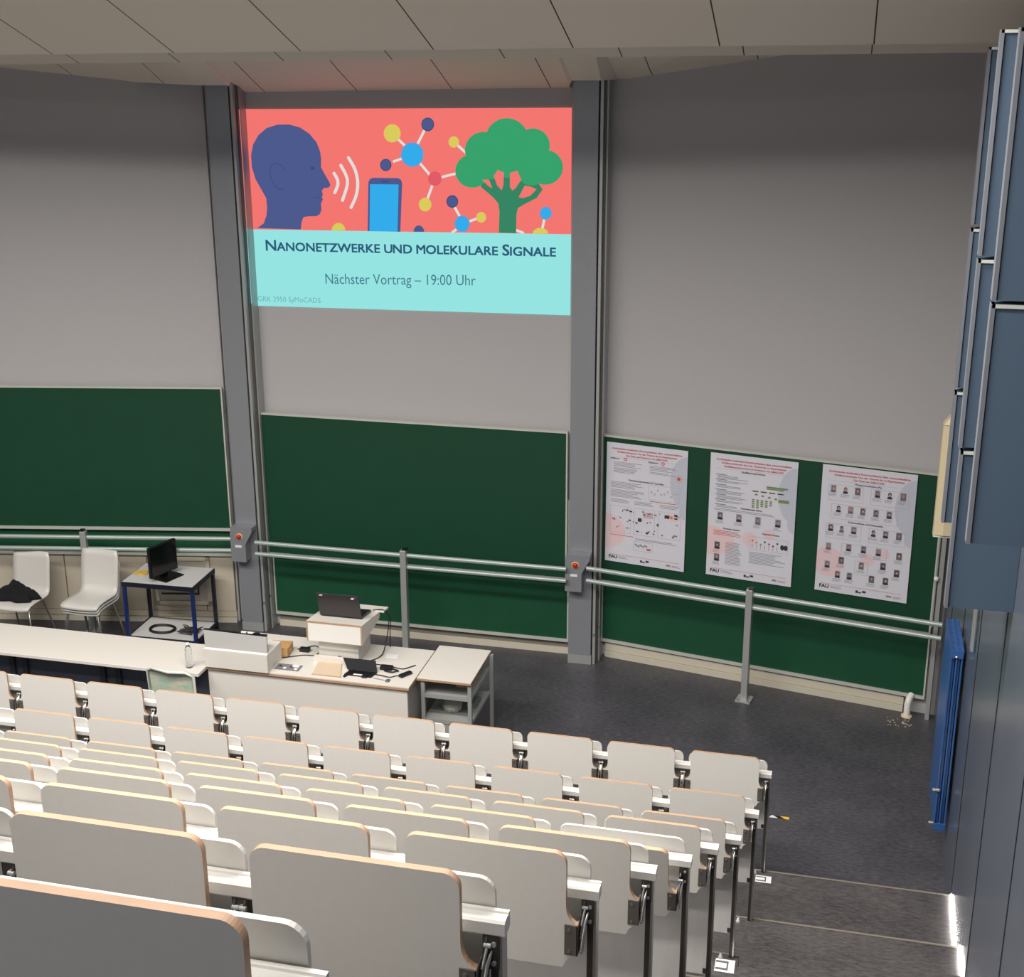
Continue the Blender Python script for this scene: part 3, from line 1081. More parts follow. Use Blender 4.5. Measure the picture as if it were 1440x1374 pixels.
# ------------------------------------------------------------------ seat rows
SW = .463
PITCH_S = .572
TH = .018
RIGHT_SIDE = [(-.036 + .036 * math.sin(PI / 2 * q / 9), -.036 + .036 * math.cos(PI / 2 * q / 9)) for q in range(10)] + [(0, -.165), (.002, -.183), (.007, -.198), (.015, -.211), (.026, -.220), (.034, -.223),
              (.034, -.296), (.030, -.312), (.022, -.324), (.010, -.333), (.001, -.342), (-.004, -.353), (-.008, -.365)]
OUT = RIGHT_SIDE + [(-SW - x, z) for x, z in RIGHT_SIDE[::-1]]


def make_seat():
    root = bpy.data.objects.new('folding_seat', None)
    root.empty_display_size = .1
    COL.objects.link(root)
    # origin: lower middle of the panel; panel coords are relative to its top right corner
    ox, oz = SW / 2, .365
    b = MB()
    n_ = len(OUT)
    fr = [(x + ox, 0, z + oz) for x, z in OUT]
    bk = [(x + ox, TH, z + oz) for x, z in OUT]
    b.add(fr + bk, [tuple(range(n_))[::-1], tuple(range(n_, 2 * n_))], LAMG)
    b.add(fr + bk, [(i, (i + 1) % n_, n_ + (i + 1) % n_, n_ + i) for i in range(n_)], PLY)
    pnl = b.build('seat_panel', root, .002)
    for sg in (1, -1):
        def X(x):
            return sg * (ox + x)
        b = MB()
        b.box((min(X(-.003), X(.034)), -.004, .045), (max(X(-.003), X(.034)), 0, .142), DARKM)
        b.box((min(X(.031), X(.035)), -.004, .045), (max(X(.031), X(.035)), .045, .142), DARKM)
        for zz_ in (.058, .128):
            b.tube([(X(.010), -.008, zz_), (X(.010), -.003, zz_)], .005, CHROME, 10)
        b.build('hinge_bracket', root)
        b = MB()
        pts = [(X(.040), .072, .190), (X(.040), .050, .190), (X(.040), .03, .15), (X(.040), .0, .10), (X(.040), .004, .05), (X(.040), .030, .045), (X(.040), .080, .12), (X(.040), .085, .18)]
        b.poly(pts, (sg * .005, 0, 0), BLACKM)
        b.build('swing_arm', root)
        b = MB()
        b.tube([(X(.052), .055, .155), (X(.050), .02, .135), (X(.047), .005, .10), (X(.045), -.002, .06)], .0048, CHROME, 8)
        b.tube([(X(.046), .045, .172), (X(.040), .02, .13)], .004, CHROME, 8)
        b.build('lever', root)
        b = MB()
        b.tube([(X(.038), .045, .172), (X(.054), .045, .172)], .006, ALU, 10)
        b.build('pivot_cap', root)
    return root


def copy_tree(o, parent=None):
    c_ = o.copy()
    COL.objects.link(c_)
    c_.parent = parent
    for ch in [q for q in ALLCH.get(o.name, [])]:
        copy_tree(ch, c_)
    return c_


seat0 = make_seat()
ALLCH = {}
for q in list(bpy.data.objects):
    if q.parent:
        ALLCH.setdefault(q.parent.name, []).append(q)

ORD = ['first', 'second', 'third', 'fourth', 'fifth', 'sixth', 'seventh', 'eighth', 'ninth', 'tenth', 'eleventh', 'twelfth']
ROWN = ['frontmost row', 'second row from the front', 'third row from the front', 'fourth row from the front', 'fifth row from the front',
        'sixth row from the front', 'fourth row from the back', 'third row from the back', 'nearest full row', 'nearest row']
ROWN = ['frontmost row', 'second row from the front', 'third row from the front', 'fourth row from the front', 'fifth row from the front',
        'fourth row from the camera', 'third row from the camera', 'second row from the camera', 'row nearest the camera']
first = True
for k, (xr, yr, zt) in enumerate(ROWS):
    zr = ZD[k]
    n_seats = 0
    while n_seats < 14 and px_of((xr - n_seats * PITCH_S + .0, yr, zt - .05))[0] > 1:
        n_seats += 1
    n_row = n_seats + 1
    x_left = xr - (n_row - 1) * PITCH_S - SW - .05
    x_right = xr + .083
    desk = thing('desk_row', 'continuous white desk rail with upright writing tablets along the %s' % ROWN[k], 'desk', (xr, yr, FL[k]), group='tiered desk rows')
    dz = zr - FL[k]
    # rail profile with a groove, extruded along x
    prof = [(.048, -.034), (.052, -.040), (.088, -.040), (.094, -.034), (.094, 0), (.084, 0), (.082, -.004), (.078, -.004), (.076, 0), (.054, -.001), (.048, -.006)]
    b = MB().poly([(x_left - xr, y, z + dz) for y, z in prof], (x_right - x_left, 0, 0), RAILW)
    b.build('rail', desk)
    n_leg = 0
    ztab = .066
    # one writing tablet per place, each a part
    r_ = .038
    w_ = .535
    tb = []
    for cx, cz, a0 in ((w_ / 2 - r_, ztab - r_, 0), (-w_ / 2 + r_, ztab - r_, PI / 2)):
        for q in range(7):
            a_ = a0 + PI / 2 * q / 6
            tb.append((cx + r_ * math.cos(a_), .098, cz + r_ * math.sin(a_)))
    tb = [(w_ / 2, .098, -.14)] + tb + [(-w_ / 2, .098, -.14)]
    tm_ = MB().poly(tb, (0, .012, 0), TABW)
    t0 = tm_.build('writing_tablet', desk, .0015)
    t0.location = (.05 - w_ / 2, 0, dz)
    for q in range(1, n_row):
        c_ = t0.copy()
        COL.objects.link(c_)
        c_.location = (.05 - w_ / 2 - q * PITCH_S, 0, dz)
    mb_bottom = [.585, .716, .928, 1.29, 1.77 - .02, 2.26, 2.74, 3.23, 3.70][k]
    if k >= 4:
        mb_bottom = zr - .80
    MB().box((x_left - xr, .114, mb_bottom - FL[k]), (x_right - xr - .022, .117, dz - .03), SHEET).build('modesty_panel', desk)
    # legs: one at the aisle end, then one every second place
    lm = MB()
    lm.box((0, .058, .006), (.018, .092, dz - .036), BLACKM)
    lm.box((.018, .054, .006), (.026, .096, dz - .036), CHROME)
    l0 = lm.build('leg', desk)
    l0.location = (.050, 0, 0)
    pm = MB().box((-.004, .050, dz - .122), (.032, .056, dz - .036), BLACKM)
    for zz_ in (dz - .058, dz - .105):
        pm.tube([(.021, .045, zz_), (.021, .051, zz_)], .0055, ALU, 10)
    p0 = pm.build('mount_plate', desk)
    p0.location = (.038, 0, 0)
    if k < 4:
        MB().box((.030, .117 - .010, mb_bottom - FL[k] + .012), (.052, .130, mb_bottom - FL[k] + .038), BLACKM).build('panel_clip', desk)
    for q in range(1, n_row):
        gx = -q * PITCH_S + .0545 - .015
        c_ = p0.copy()
        COL.objects.link(c_)
        c_.location = (gx, 0, 0)
        if q % 2 == 0:
            c_ = l0.copy()
            COL.objects.link(c_)
            c_.location = (gx + .002, 0, 0)
    for q in range(n_seats):
        if first:
            s_ = seat0
            first = False
        else:
            s_ = copy_tree(seat0)
        s_.location = (xr - q * PITCH_S - SW / 2, yr, zt - .365)
        pos = 'at the right end' if q == 0 else '%s from the right end' % ORD[q]
        lab = 'white folded seat, %s, %s' % (pos, ROWN[k])
        if k == 4 and q == 0:
            s_.rotation_euler = (math.radians(11), 0, 0)
            s_.location.z -= .022
            lab = 'white seat tipped slightly open at the right end, fifth row from the front'
        tag(s_, lab, 'seat', 'folding lecture seats')

# seat stickers on the steps, hazard tape
SLATE = mat('sticker_grey', (92, 94, 98), .6)


def sticker(x0, x1, y0, y1, z, label):
    t = thing('step_sticker', label, 'sticker', ((x0 + x1) / 2, (y0 + y1) / 2, z), group='step stickers')
    w_, h_ = (x1 - x0) / 2, (y1 - y0) / 2
    MB().box((-w_, -h_, .0005), (w_, h_, .0025), PAPER).build('backing', t)
    m_ = MB()
    m_.box((-w_ * .95, -h_ * .7, .0025), (w_ * .35, h_ * .7, .0032), SLATE)
    m_.box((-w_ * .95, -h_ * .38, .0032), (w_ * .18, h_ * .38, .0038), PAPER)
    m_.build('printed_frame', t)
    return t


sticker(-.325, -.218, 8.262, 8.342, .277, 'white rectangular sticker with grey frame on the lowest step by the front row leg')
sticker(-.455, -.345, 6.545, 6.66, .806, 'white rectangular sticker with grey frame on the upper step at the bottom of the view')
for x0, y0, z0, lab in ((-.335, 8.365, .276, 'small metal floor cap beside the first step sticker'), (-.385, 7.50, .475, 'small metal floor cap at the second desk leg'), (-.43, 6.67, .805, 'small metal floor cap beside the upper step sticker')):
    o = MB().lathe([(.016, 0), (.016, .010), (.010, .012), (.008, .03), (.0, .031)], (x0, y0, z0), ALU, 14).build('floor_cap')
    tag(o, lab, 'cap', 'metal floor caps')
tp = MB()
n_ = 3
for i in range(n_):
    a, b = i / n_ * .155, (i + 1) / n_ * .155
    tp.add([(a + (.02 if i == 0 else -.02), .018, .002), (a + (0 if i == 0 else .02), -.018, .002), (b + (.02 if i < 2 else 0), -.018, .002), (b - (.02 if i < 2 else 0), .018, .002)], [(0, 1, 2, 3)], (PAPER, BLACK, YEL)[i])
o = tp.build('hazard_tape')
o.location = (-.30, 9.59, 0)
tag(o, 'short strip of yellow and black hazard tape on the dark floor beside the front row', 'tape')

# ------------------------------------------------------------------ lecturer desks
dk = thing('lecturer_desk', 'large white control desk with wood-edged top and lectern on it', 'desk', (-4.16, 10.0, 0))
MB().box((-.90, -.36, .72), (.90, .38, .75), LAM).build('desk_top', dk)
m = MB()
m.box((-.90, -.363, .722), (.90, -.36, .742), PLY)
m.box((.90, -.36, .722), (.903, .38, .748), PLY)
m.build('edge_band', dk)
MB().box((-.90, -.34, .02), (.88, -.315, .72), LAM).build('front_panel', dk)
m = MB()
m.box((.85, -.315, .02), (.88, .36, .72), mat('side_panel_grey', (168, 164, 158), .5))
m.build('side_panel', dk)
MB().box((-.90, -.315, .02), (-.87, .36, .72), LAM).build('side_panel', dk)
MB().box((-.86, .30, .05), (.84, .32, .72), LAM).build('back_panel', dk)

md = thing('console_box', 'low white console box with slanted grey lid on the left end of the control desk', 'console', (-5.06, 9.62, .75))
MB().box((0, 0, 0), (.57, .30, .165), LAM).build('body', md, .003)
m = MB()
m.poly([(.0, .0, .165), (.57, .0, .165), (.57, .03, .172), (.0, .03, .172)], (0, .0, .004), WHITE)
m.build('front_lip', md)
m = MB()
m.add([(0, .02, .170), (.565, .02, .170), (.53, .10, .292), (-.045, .10, .300), (0, .035, .166), (.565, .035, .166), (.53, .115, .288), (-.045, .115, .296)],
      [(0, 1, 2, 3), (7, 6, 5, 4), (0, 4, 5, 1), (1, 5, 6, 2), (2, 6, 7, 3), (3, 7, 4, 0)], mat('grey_lid', (146, 145, 144), .5))
m.build('slanted_lid', md)
m = MB()
m.box((-.045, .098, .290), (.53, .122, .302), BLACK)
m.build('lid_edge', md)
m = MB()
for xx in (.30, .36, .42):
    m.box((xx, .10, .302), (xx + .045, .12, .312), WHITE if xx < .4 else BLACK)
m.build('clip', md)

lc = thing('lectern', 'white box lectern with wood-edged top rising from the control desk', 'lectern', (-4.0, 10.0, .75))
MB().box((-.18, 0, 0), (.18, .30, .20), mat('lectern_neck', (202, 198, 192), .45)).build('neck', lc)
MB().box((-.18, -.003, .10), (.18, 0, .18), WHITE).build('neck_panel', lc)
m = MB()
m.add([(-.25, -.08, .20), (.25, -.08, .20), (.25, .36, .27), (-.25, .36, .27), (-.25, -.08, .382), (.25, -.08, .382), (.25, .38, .322), (-.25, .38, .322)],
      [(0, 3, 2, 1), (0, 1, 5, 4), (1, 2, 6, 5), (2, 3, 7, 6), (3, 0, 4, 7), (4, 5, 6, 7)], LAM)
m.build('head', lc)
m = MB()
m.box((-.25, -.084, .366), (.25, -.08, .382), PLY)
m.box((-.25, -.084, .20), (-.238, -.08, .366), PLY)
m.box((.238, -.084, .20), (.25, -.08, .366), PLY)
m.build('edge_band', lc)
MB().box((-.236, -.083, .202), (.236, -.08, .364), WHITE).build('front_panel', lc)
m = MB()
m.add([(-.24, .34, .330), (.30, .34, .330), (.30, .46, .323), (-.24, .46, .323), (-.24, .34, .346), (.30, .34, .346), (.30, .46, .336), (-.24, .46, .336)],
      [(0, 3, 2, 1), (0, 1, 5, 4), (1, 2, 6, 5), (2, 3, 7, 6), (3, 0, 4, 7), (4, 5, 6, 7)], LAM)
m.build('rear_shelf', lc)

lp = thing('laptop', 'open black laptop seen from the back on top of the lectern', 'laptop', (-4.0, 10.09, 1.116))
m = MB()
m.add([(-.185, .0, .0), (.185, .0, .0), (.185, .24, -.032), (-.185, .24, -.032), (-.185, .0, .018), (.185, .0, .018), (.185, .24, -.014), (-.185, .24, -.014)],
      [(0, 3, 2, 1), (0, 1, 5, 4), (1, 2, 6, 5), (2, 3, 7, 6), (3, 0, 4, 7), (4, 5, 6, 7)], BLACK)
m.build('keyboard_base', lp)
m = MB()
m.poly([(-.19, -.002, .012), (.185, -.002, .012), (.182, -.05, .225), (-.20, -.05, .222)], (0, .010, .002), mat('laptop_lid_black', (46, 42, 44), .45, coat=.2))
ld = m.build('screen_lid', lp)


def lidp(u, v):
    return Vector((-.195 + .38 * u, -.0035 - .048 * v, .012 + .211 * v))


m = MB()
for (u0, v0, u1, v1) in ((.05, .90, .13, .96), (.80, .84, .87, .93)):
    m.flat([lidp(u0, v0), lidp(u1, v0), lidp(u1 + .02, v1), lidp(u0 + .03, v1)], PAPER)
m.flat([lidp(.86, .90), lidp(.93, .92), lidp(.93, .96), lidp(.87, .95)], mat('purple_mark', (120, 96, 150), .5))
m.build('lid_mark', ld)

# smaller things on the control desk
cb = thing('cardboard_box', 'open brown cardboard tray on the control desk beside the console', 'box', (-4.545, 10.02, .75))
m = MB()
m.box((-.09, -.08, 0), (.09, .08, .006), CARD)
for lo, hi in (((-.09, -.08, 0), (.09, -.074, .085)), ((-.09, .074, 0), (.09, .08, .085)), ((-.09, -.08, 0), (-.084, .08, .085)), ((.084, -.08, 0), (.09, .08, .085))):
    m.box(lo, hi, CARD)
m.build('tray', cb)
m = MB()
m.box((.089, -.02, .03), (.0915, .02, .045), ORANGE)
m.build('label_strip', cb)
cb.rotation_euler = (0, 0, .12)

kp = thing('socket_plate', 'grey connector plate with pale sockets let into the control desk top', 'socket plate', (-4.37, 9.77, .75))
MB().box((-.11, -.055, 0), (.11, .055, .004), mat('grey_plate', (120, 122, 126), .5)).build('plate', kp)
for i in range(4):
    MB().lathe([(0, .006), (.014, .006), (.016, .003)], (-.075 + i * .05, -.02 if i % 2 else .01, .001), PAPER if i % 2 else BLACKM, 12).build('socket', kp)
MB().box((.03, .01, .004), (.09, .04, .012), PAPER).build('socket', kp)

pn = thing('notepad', 'cream paper pad lying in front of the lectern on the control desk', 'notepad', (-3.99, 9.81, .75))
MB().poly([(-.13, -.12, 0), (.12, -.12, 0), (.04, .12, 0), (-.17, .12, 0)], (0, 0, .012), PAPERC).build('pages', pn)
MB().poly([(-.135, -.125, 0), (.125, -.125, 0), (.12, -.115, 0), (-.13, -.115, 0)], (0, 0, .008), PLY).build('binding', pn)
o = MB().tube([(-3.845, 9.70, .758), (-3.80, 9.83, .758)], .011, BLACK, 10).build('marker_pen')
tag(o, 'thick black marker pen beside the cream pad', 'pen')
sb = thing('document_stand', 'shallow white riser step at the foot of the lectern', 'stand', (-4.02, 9.955, .75))
MB().box((-.19, -.03, 0), (.17, .025, .045), LAM).build('step', sb)

tb2 = thing('tablet_computer', 'small black tablet propped open with keyboard on the control desk', 'tablet', (-3.73, 9.80, .75))
MB().poly([(-.13, -.06, 0), (.11, -.06, 0), (.13, .03, 0), (-.11, .03, 0)], (0, 0, .010), BLACK).build('keyboard_cover', tb2)
MB().poly([(-.13, .03, .01), (.13, .03, .01), (.10, .09, .085), (-.19, .09, .085)], (0, .008, 0), mat('dark_screen', (18, 19, 26), .6, spec=.2)).build('screen', tb2)
MB().box((-.05, -.055, .010), (.04, -.035, .012), PAPER).build('label_strip', tb2)


def cable(path, r, label, name='cable', m_=CABLE, cat='cable'):
    pts = [Vector(q) for q in path]
    out = []
    for i in range(len(pts) - 1):
        p0, p1, p2, p3 = pts[max(i - 1, 0)], pts[i], pts[i + 1], pts[min(i + 2, len(pts) - 1)]
        for k in range(6):
            t_ = k / 6
            out.append(.5 * (2 * p1 + (p2 - p0) * t_ + (2 * p0 - 5 * p1 + 4 * p2 - p3) * t_ ** 2 + (3 * p1 - p0 - 3 * p2 + p3) * t_ ** 3))
    out.append(pts[-1])
    o_ = MB().tube(out, r, m_, 8).build(name)
    return tag(o_, label, cat, 'cables on the lecturer desk')


zt_ = .756
pa = thing('power_adapter', 'black power brick with coiled lead, right side of the control desk', 'power adapter', (-3.545, 9.93, .75))
MB().box((-.055, -.03, 0), (.05, .03, .032), BLACK).build('brick', pa, .006)
co = []
for k in range(40):
    a = k / 40 * 4 * PI
    co.append((.05 + .055 * math.cos(a) + .01 * math.sin(3 * a), -.035 + .03 * math.sin(a), .008 + .006 * k / 40))
MB().tube(co, .0045, CABLE, 8).build('lead', pa)
cable([(-3.60, 9.80, zt_), (-3.55, 9.79, zt_ + .004), (-3.47, 9.78, zt_), (-3.42, 9.82, zt_), (-3.36, 9.80, zt_)], .004, 'thin black cable running below the power brick')
cable([(-4.0, 9.98, .80), (-3.80, 9.985, zt_), (-3.66, 9.99, zt_), (-3.55, 9.985, zt_), (-3.42, 9.955, zt_), (-3.36, 10.01, zt_), (-3.33, 10.05, zt_)], .0045, 'long black cable curving from the lectern to the right desk edge')
cable([(-3.78, 10.35, 1.098), (-3.70, 10.36, 1.09), (-3.665, 10.36, 1.0), (-3.67, 10.25, .80), (-3.68, 10.14, zt_), (-3.75, 10.03, zt_), (-3.87, 9.95, zt_)], .005, 'black cable hanging down the right side of the lectern')
cable([(-3.80, 10.33, 1.10), (-3.72, 10.37, 1.095), (-3.655, 10.375, 1.04), (-3.66, 10.37, .90), (-3.66, 10.36, .70)], .004, 'thinner black cable hanging behind the lectern shelf')
cable([(-4.43, 10.12, zt_), (-4.36, 10.18, zt_), (-4.30, 10.22, zt_), (-4.22, 10.15, zt_), (-4.24, 10.04, zt_), (-4.33, 10.02, zt_), (-4.42, 9.97, zt_), (-4.50, 9.92, zt_)], .0045, 'black cable looped on the desk left of the lectern')
o = MB().box((-4.40, 10.08, .75), (-4.31, 10.13, .785), BLACK).build('power_adapter', bevel=.006)
tag(o, 'small black power brick beside the cardboard tray', 'power adapter')
o = MB().box((-.06, -.02, 0), (.06, .02, .025), BLACK).build('usb_dock', bevel=.004)
o.location = (-3.355, 9.85, .75)
o.rotation_euler = (0, 0, 1.0)
tag(o, 'small dark dock at the right front corner of the control desk', 'dock')
o = MB().box((-3.64, 10.15, .75), (-3.53, 10.22, .753), PAPER).build('paper_note')
tag(o, 'small white paper note on the rear right of the control desk', 'note')
sc_ = thing('scissors', 'small scissors lying near the front right edge of the control desk', 'scissors', (-3.50, 9.72, .751))
MB().poly([(-.10, .015, 0), (-.09, .022, 0), (.02, .0, 0), (.02, -.006, 0)], (0, 0, .003), CHROME).build('blade', sc_)
for dy in (-.014, .014):
    MB().tube([(.035 + .016 * math.cos(a / 8 * 2 * PI), dy + .012 * math.sin(a / 8 * 2 * PI), .003) for a in range(9)], .003, BLACK, 6).build('handle', sc_)
o = MB().box((-3.70, 9.72, .75), (-3.655, 9.76, .77), BLACK).build('plug', bevel=.004)
tag(o, 'black plug lying between the tablet and the power brick', 'plug')

# long white table to the left
lt = thing('long_table', 'long white bench table running out of view on the left', 'table', (-8.2, 9.77, 0))
MB().box((-3.8, -.27, .71), (3.13, .29, .74), LAM).build('table_top', lt, .003)
m = MB().box((-3.8, .0, .02), (3.1, .02, .71), mat('dark_modesty_board', (92, 98, 112), .5))
m.build('back_panel', lt)
for xx in (-2.2, -.55, -.45, 1.15, 1.28, 2.05, 2.2):
    MB().box((xx, -.03, 0), (xx + .05, .19, .71), mat('dark_frame_steel', (76, 80, 86), .4, metal=.4)).build('leg', lt)
# bottle
bt = thing('water_bottle', 'clear empty plastic water bottle on the long white table', 'bottle', (-5.20, 9.60, .74))
MB().lathe([(0, 0), (.028, 0), (.031, .012), (.031, .055), (.027, .07), (.031, .085), (.031, .13), (.027, .145), (.030, .16), (.024, .185), (.012, .205), (.011, .215)], (0, 0, 0), GLASS, 20).build('body', bt)
MB().lathe([(.013, .212), (.013, .228), (0, .228)], (0, 0, 0), WHITE, 14).build('screw_cap', bt)

# mesh-backed office chair with pale printed cover between table and front row
oc = thing('office_chair', 'pale mesh-backed chair seen from behind at the right end of the long table', 'chair', (-5.05, 9.0, 0), rz=-.05)
MESHM = mat('pale_green_mesh', (176, 184, 172), .7, noise=.25, scale=7, stretch=(1, 1, 2.5))
for n__ in MESHM.node_tree.nodes:
    if n__.type == 'MIX':
        n__.inputs[6].default_value = s2l((206, 186, 172)) + (1,)
        n__.inputs[7].default_value = s2l((120, 178, 158)) + (1,)
b = MB()
fr = [(-.20, .03, .52), (-.205, .0, .99), (-.15, -.02, 1.02), (0, -.03, 1.005), (.15, -.02, 1.015), (.205, .0, .98), (.20, .03, .52)]
b.tube(fr, .014, ALUW, 10)
b.build('back_frame', oc)
b = MB()
b.poly([(-.195, .03, .52), (-.20, .0, .985), (-.15, -.02, 1.012), (0, -.03, .998), (.15, -.02, 1.008), (.20, .0, .975), (.195, .03, .52)], (0, .006, 0), MESHM)
b.build('backrest', oc)
b = MB().box((-.23, .05, .43), (.23, .48, .49), mat('grey_seat_pad', (110, 112, 114), .8))
b.build('seat', oc, .02)
b = MB().tube([(0, .26, .08), (0, .26, .43)], .025, BLACKM)
b.build('gas_lift', oc)
for k in range(5):
    a = k * 2 * PI / 5 + .3
    MB().tube([(0, .26, .10), (.27 * math.cos(a), .26 + .27 * math.sin(a), .06)], .015, BLACKM).build('base_arm', oc)
    c_ = MB()
    c_.tube([(.27 * math.cos(a) - .015, .26 + .27 * math.sin(a), .03), (.27 * math.cos(a) + .015, .26 + .27 * math.sin(a), .03)], .03, BLACK, 14)
    c_.build('castor', oc)

# rolling cart right of the control desk
ct = thing('side_cart', 'white-topped grey steel side cart with open shelves right of the control desk', 'cart', (-3.005, 10.16, 0))
MB().box((-.245, -.33, .728), (.22, .335, .75), LAM).build('table_top', ct)
m = MB()
m.box((-.247, -.333, .73), (.222, -.33, .748), PLY)
m.box((.22, -.33, .73), (.2225, .335, .748), PLY)
m.build('edge_band', ct)
STEEL = mat('light_grey_steel', (158, 160, 158), .45, metal=.2)
for xx, yy in ((-.20, -.30), (.205, -.30), (-.20, .30), (.235, .30)):
    MB().box((xx - .016, yy - .016, .0), (xx + .016, yy + .016, .728), STEEL).build('leg', ct)
for z, nm in ((.60, 'shelf'), (.37, 'shelf')):
    m = MB()
    m.box((-.2, -.30, z - .012), (.22, .30, z), STEEL)
    m.box((-.2, -.312, z - .03), (.22, -.30, z + .006), STEEL)
    m.box((.205, -.30, z - .03), (.217, .30, z + .010), STEEL)
    m.build(nm, ct)
MB().box((-.2, -.31, .05), (.22, -.295, .33), mat('cart_front_grey', (150, 146, 142), .5)).build('front_panel', ct)
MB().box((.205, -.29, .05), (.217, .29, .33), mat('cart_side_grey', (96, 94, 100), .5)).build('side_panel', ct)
bg = MB()
rng = random.Random(4)
rings = []
for i, (r, z) in enumerate(((.03, .0), (.065, .008), (.08, .04), (.078, .08), (.06, .115), (.035, .13))):
    rings.append([(r * (1 + .12 * rng.uniform(-1, 1)) * math.cos(2 * PI * k / 18), r * (1 + .12 * rng.uniform(-1, 1)) * math.sin(2 * PI * k / 18), z + .006 * rng.uniform(-1, 1)) for k in range(18)])
vs = [v for r in rings for v in r]
bg.add(vs, [(i * 18 + k, i * 18 + (k + 1) % 18, (i + 1) * 18 + (k + 1) % 18, (i + 1) * 18 + k) for i in range(5) for k in range(18)] + [tuple(range(90, 108)), tuple(range(18))[::-1]], mat('milky_plastic', (178, 178, 170), .3))
o = bg.build('plastic_bag')
o.location = (-3.01, 10.05, .371)
tag(o, 'crumpled milky plastic bag on the lower shelf of the side cart', 'bag')
o = MB().box((-.07, -.14, 0), (.07, .14, .03), PAPERC).build('paper_stack')
o.location = (-2.90, 10.18, .60)
tag(o, 'stack of paper on the upper shelf of the side cart', 'papers')
o = MB().box((-.05, -.08, 0), (.05, .08, .04), mat('grey_tool', (120, 124, 122), .5)).build('small_case')
o.location = (-2.87, 10.2, .371)
tag(o, 'small grey case at the right end of the lower cart shelf', 'case')

# ------------------------------------------------------------------ blue-legged table with monitor
bt_ = thing('display_table', 'white square table with dark blue steel legs and a low shelf', 'table', (-6.45, 11.64, 0), rz=.03)
MB().box((-.375, -.26, .655), (.375, .25, .68), mat('pale_table_top', (206, 206, 206), .45)).build('table_top', bt_)
m = MB()
for lo, hi in (((-.385, -.27, .63), (.385, -.26, .676)), ((-.385, .25, .63), (.385, .26, .676)), ((-.385, -.26, .63), (-.375, .25, .676)), ((.375, -.26, .63), (.385, .25, .676))):
    m.box(lo, hi, NAVYL)
m.build('top_frame', bt_)
for xx, yy, mm in ((-.365, -.25, BLUEL), (.365, -.25, BLUEL), (-.365, .24, NAVYL), (.365, .24, NAVYL)):
    lg = MB().box((xx - .016, yy - .016, .0), (xx + .016, yy + .016, .63), mm).build('leg', bt_)
m = MB()
for lo, hi in (((-.36, -.262, .05), (.36, -.24, .085)), ((-.36, .23, .05), (.36, .252, .085)), ((-.38, -.24, .05), (-.36, .23, .085)), ((.36, -.24, .05), (.38, .23, .085))):
    m.box(lo, hi, NAVYL)
m.build('lower_frame', bt_)
MB().box((-.355, -.24, .07), (.355, .23, .087), mat('pale_table_top', (206, 206, 206), .45)).build('lower_shelf', bt_)

mo = thing('monitor', 'black flat monitor turned sideways on the blue-legged table', 'monitor', (-6.45, 11.56, .68), rz=math.radians(72))
MB().box((-.19, -.02, .05), (.17, .02, .37), BLACK).build('screen_housing', mo, .006)
MB().box((-.18, -.024, .065), (.16, -.02, .36), mat('dark_panel_glass', (8, 8, 12), .15)).build('screen', mo)
MB().box((-.02, .02, .0), (.06, .05, .26), BLACK).build('stand_neck', mo)
MB().box((-.10, -.12, 0), (.15, .12, .012), BLACK).build('stand_base', mo, .004)
yp = thing('yellow_leaflets', 'small pile of yellow leaflets on the blue-legged table', 'leaflets', (-6.74, 11.62, .68))
for i in range(4):
    o = MB().box((-.065, -.05, .002 * i), (.065, .05, .002 * i + .0018), YEL).build('leaflet', yp)
    o.rotation_euler = (0, 0, .15 * i - .2)
MB().box((-.03, -.03, .009), (.035, .01, .0095), ORANGE).build('printed_patch', yp)


def coil(c, r, n_, label, seed, rt=.006, flat_=.75):
    rg = random.Random(seed)
    pts = []
    for k in range(n_ * 20 + 1):
        a = k / 20 * 2 * PI
        rr = r * (1 + .06 * math.sin(a * .37 + seed))
        pts.append((c[0] + rr * math.cos(a), c[1] + rr * flat_ * math.sin(a), c[2] + .007 + .0035 * (k / 20) + .002 * math.sin(3 * a)))
    o_ = MB().tube(pts, rt, CABLE, 8).build('coiled_cable')
    tag(o_, label, 'cable')
    return o_


coil((-6.54, 11.58, .087), .13, 4, 'neat black coil of cable on the low shelf of the blue-legged table', 1, .008)
pts = []
rg = random.Random(11)
for k in range(60):
    pts.append((-6.25 + rg.uniform(-.11, .13) * .9, 11.58 + rg.uniform(-.08, .10), .098 + rg.uniform(0, .03)))
out = []
for i in range(len(pts) - 1):
    p0, p1, p2, p3 = [Vector(pts[min(max(j, 0), len(pts) - 1)]) for j in (i - 1, i, i + 1, i + 2)]
    for k in range(5):
        t_ = k / 5
        out.append(.5 * (2 * p1 + (p2 - p0) * t_ + (2 * p0 - 5 * p1 + 4 * p2 - p3) * t_ ** 2 + (3 * p1 - p0 - 3 * p2 + p3) * t_ ** 3))
tag(MB().tube(out, .0035, mat('grey_black_cable', (60, 60, 60), .5), 6).build('tangled_cable'), 'tangled grey and black cables beside the coil on the low shelf', 'cable')

# ------------------------------------------------------------------ white shell chairs
prof = [(-.02, .415), (-.012, .435), (.02, .448), (.10, .452), (.20, .447), (.30, .44), (.355, .447), (.385, .475), (.40, .52), (.415, .60), (.435, .70), (.455, .80), (.468, .87)]
CHW = mat('white_chair_shell', (206, 204, 200), .35)


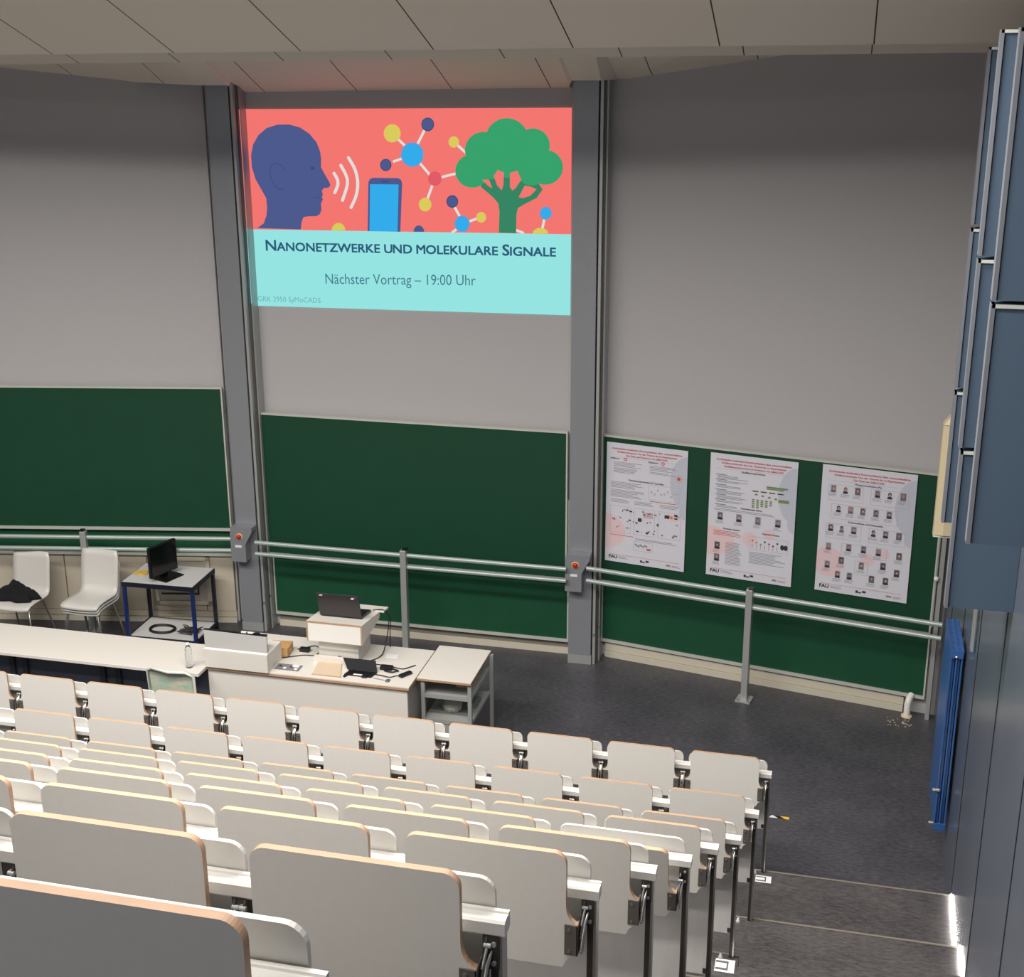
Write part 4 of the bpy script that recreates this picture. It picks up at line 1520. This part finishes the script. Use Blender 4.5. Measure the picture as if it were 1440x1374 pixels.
def shell(dz=0.0, dy=0.0):
    b_ = MB()
    n1 = len(prof)
    rows_ = []
    for s_ in range(9):
        u_ = -1 + s_ / 4
        col_ = []
        for i, (y, z) in enumerate(prof):
            w_ = .205 if 0 < i < n1 - 1 else .19
            dip = -.010 * (1 - u_ * u_) if i < 7 else 0
            dyb = .018 * (1 - u_ * u_) if i >= 7 else 0
            col_.append(Vector((u_ * w_, y + dyb + dy, z + dip + dz)))
        rows_.append(col_)
    vs = [v for r in rows_ for v in r]
    fs = [(s_ * n1 + i, s_ * n1 + i + 1, (s_ + 1) * n1 + i + 1, (s_ + 1) * n1 + i) for s_ in range(8) for i in range(n1 - 1)]
    b_.add(vs, fs, CHW, True)
    return b_


def shell_chair(label, loc, rz, name='shell_chair', dz=0.0):
    t = thing(name, label, 'chair', loc, rz, 'white shell chairs')
    o_ = shell().build('seat_shell', t)
    so = o_.modifiers.new('thickness', 'SOLIDIFY')
    so.thickness = .011
    so.offset = -1
    for sg in (-1, 1):
        MB().tube([(sg * .20, -.02 + .02, .005), (sg * .17, .03, .40), (sg * .165, .08, .425)], .0085, CHROME, 8).build('leg', t)
        MB().tube([(sg * .21, .42, .005), (sg * .17, .30, .415), (sg * .165, .24, .422)], .0085, CHROME, 8).build('leg', t)
        MB().tube([(sg * .165, .08, .425), (sg * .165, .24, .422)], .0085, CHROME, 8).build('seat_rail', t)
    MB().tube([(-.165, .12, .425), (.165, .12, .425)], .007, CHROME, 8).build('cross_tube', t)
    return t


shell_chair('white shell chair with chrome legs holding a black jacket, leftmost chair', (-7.87, 11.02, 0), .03)
for i, lab in enumerate(('white shell chair, bottom of the stack of three left of the blue-legged table', 'white shell chair, middle of the stack of three left of the blue-legged table', 'white shell chair, topmost of the stack of three left of the blue-legged table')):
    shell_chair(lab, (-7.13, 11.09 - .012 * i, .032 * i - .03 * 0), .0)

# jacket on the left chair: lumpy cloth mound
jk = MB()
rg = random.Random(5)
nu, nv = 26, 20
vs = []
for i in range(nu):
    for j in range(nv):
        u_, v_ = i / (nu - 1) * 2 - 1, j / (nv - 1) * 2 - 1
        r_ = math.hypot(u_, v_)
        sq = max(abs(u_), abs(v_)) / max(r_, 1e-6) if r_ > 0 else 1
        x, y = u_ * sq, v_ * sq
        rr = math.hypot(x, y)
        edge = 1 + .12 * math.sin(5 * math.atan2(y, x)) + .07 * math.sin(9 * math.atan2(y, x) + 1)
        h_ = max(0, 1 - rr ** 3) * (.13 + .03 * math.sin(7 * x + 2) + .022 * math.sin(9 * y + 3 * x) + .015 * math.sin(17 * x - 6 * y))
        vs.append((x * .24 * edge, y * .13 * edge, h_ + .012))
jk.add(vs, [(i * nv + j, (i + 1) * nv + j, (i + 1) * nv + j + 1, i * nv + j + 1) for i in range(nu - 1) for j in range(nv - 1)], BLACKF, True)
o = jk.build('jacket')
so = o.modifiers.new('thickness', 'SOLIDIFY')
so.thickness = .012
o.location = (-7.93, 11.22, .452)
tag(o, 'crumpled black jacket lying on the seat of the leftmost white chair', 'jacket')
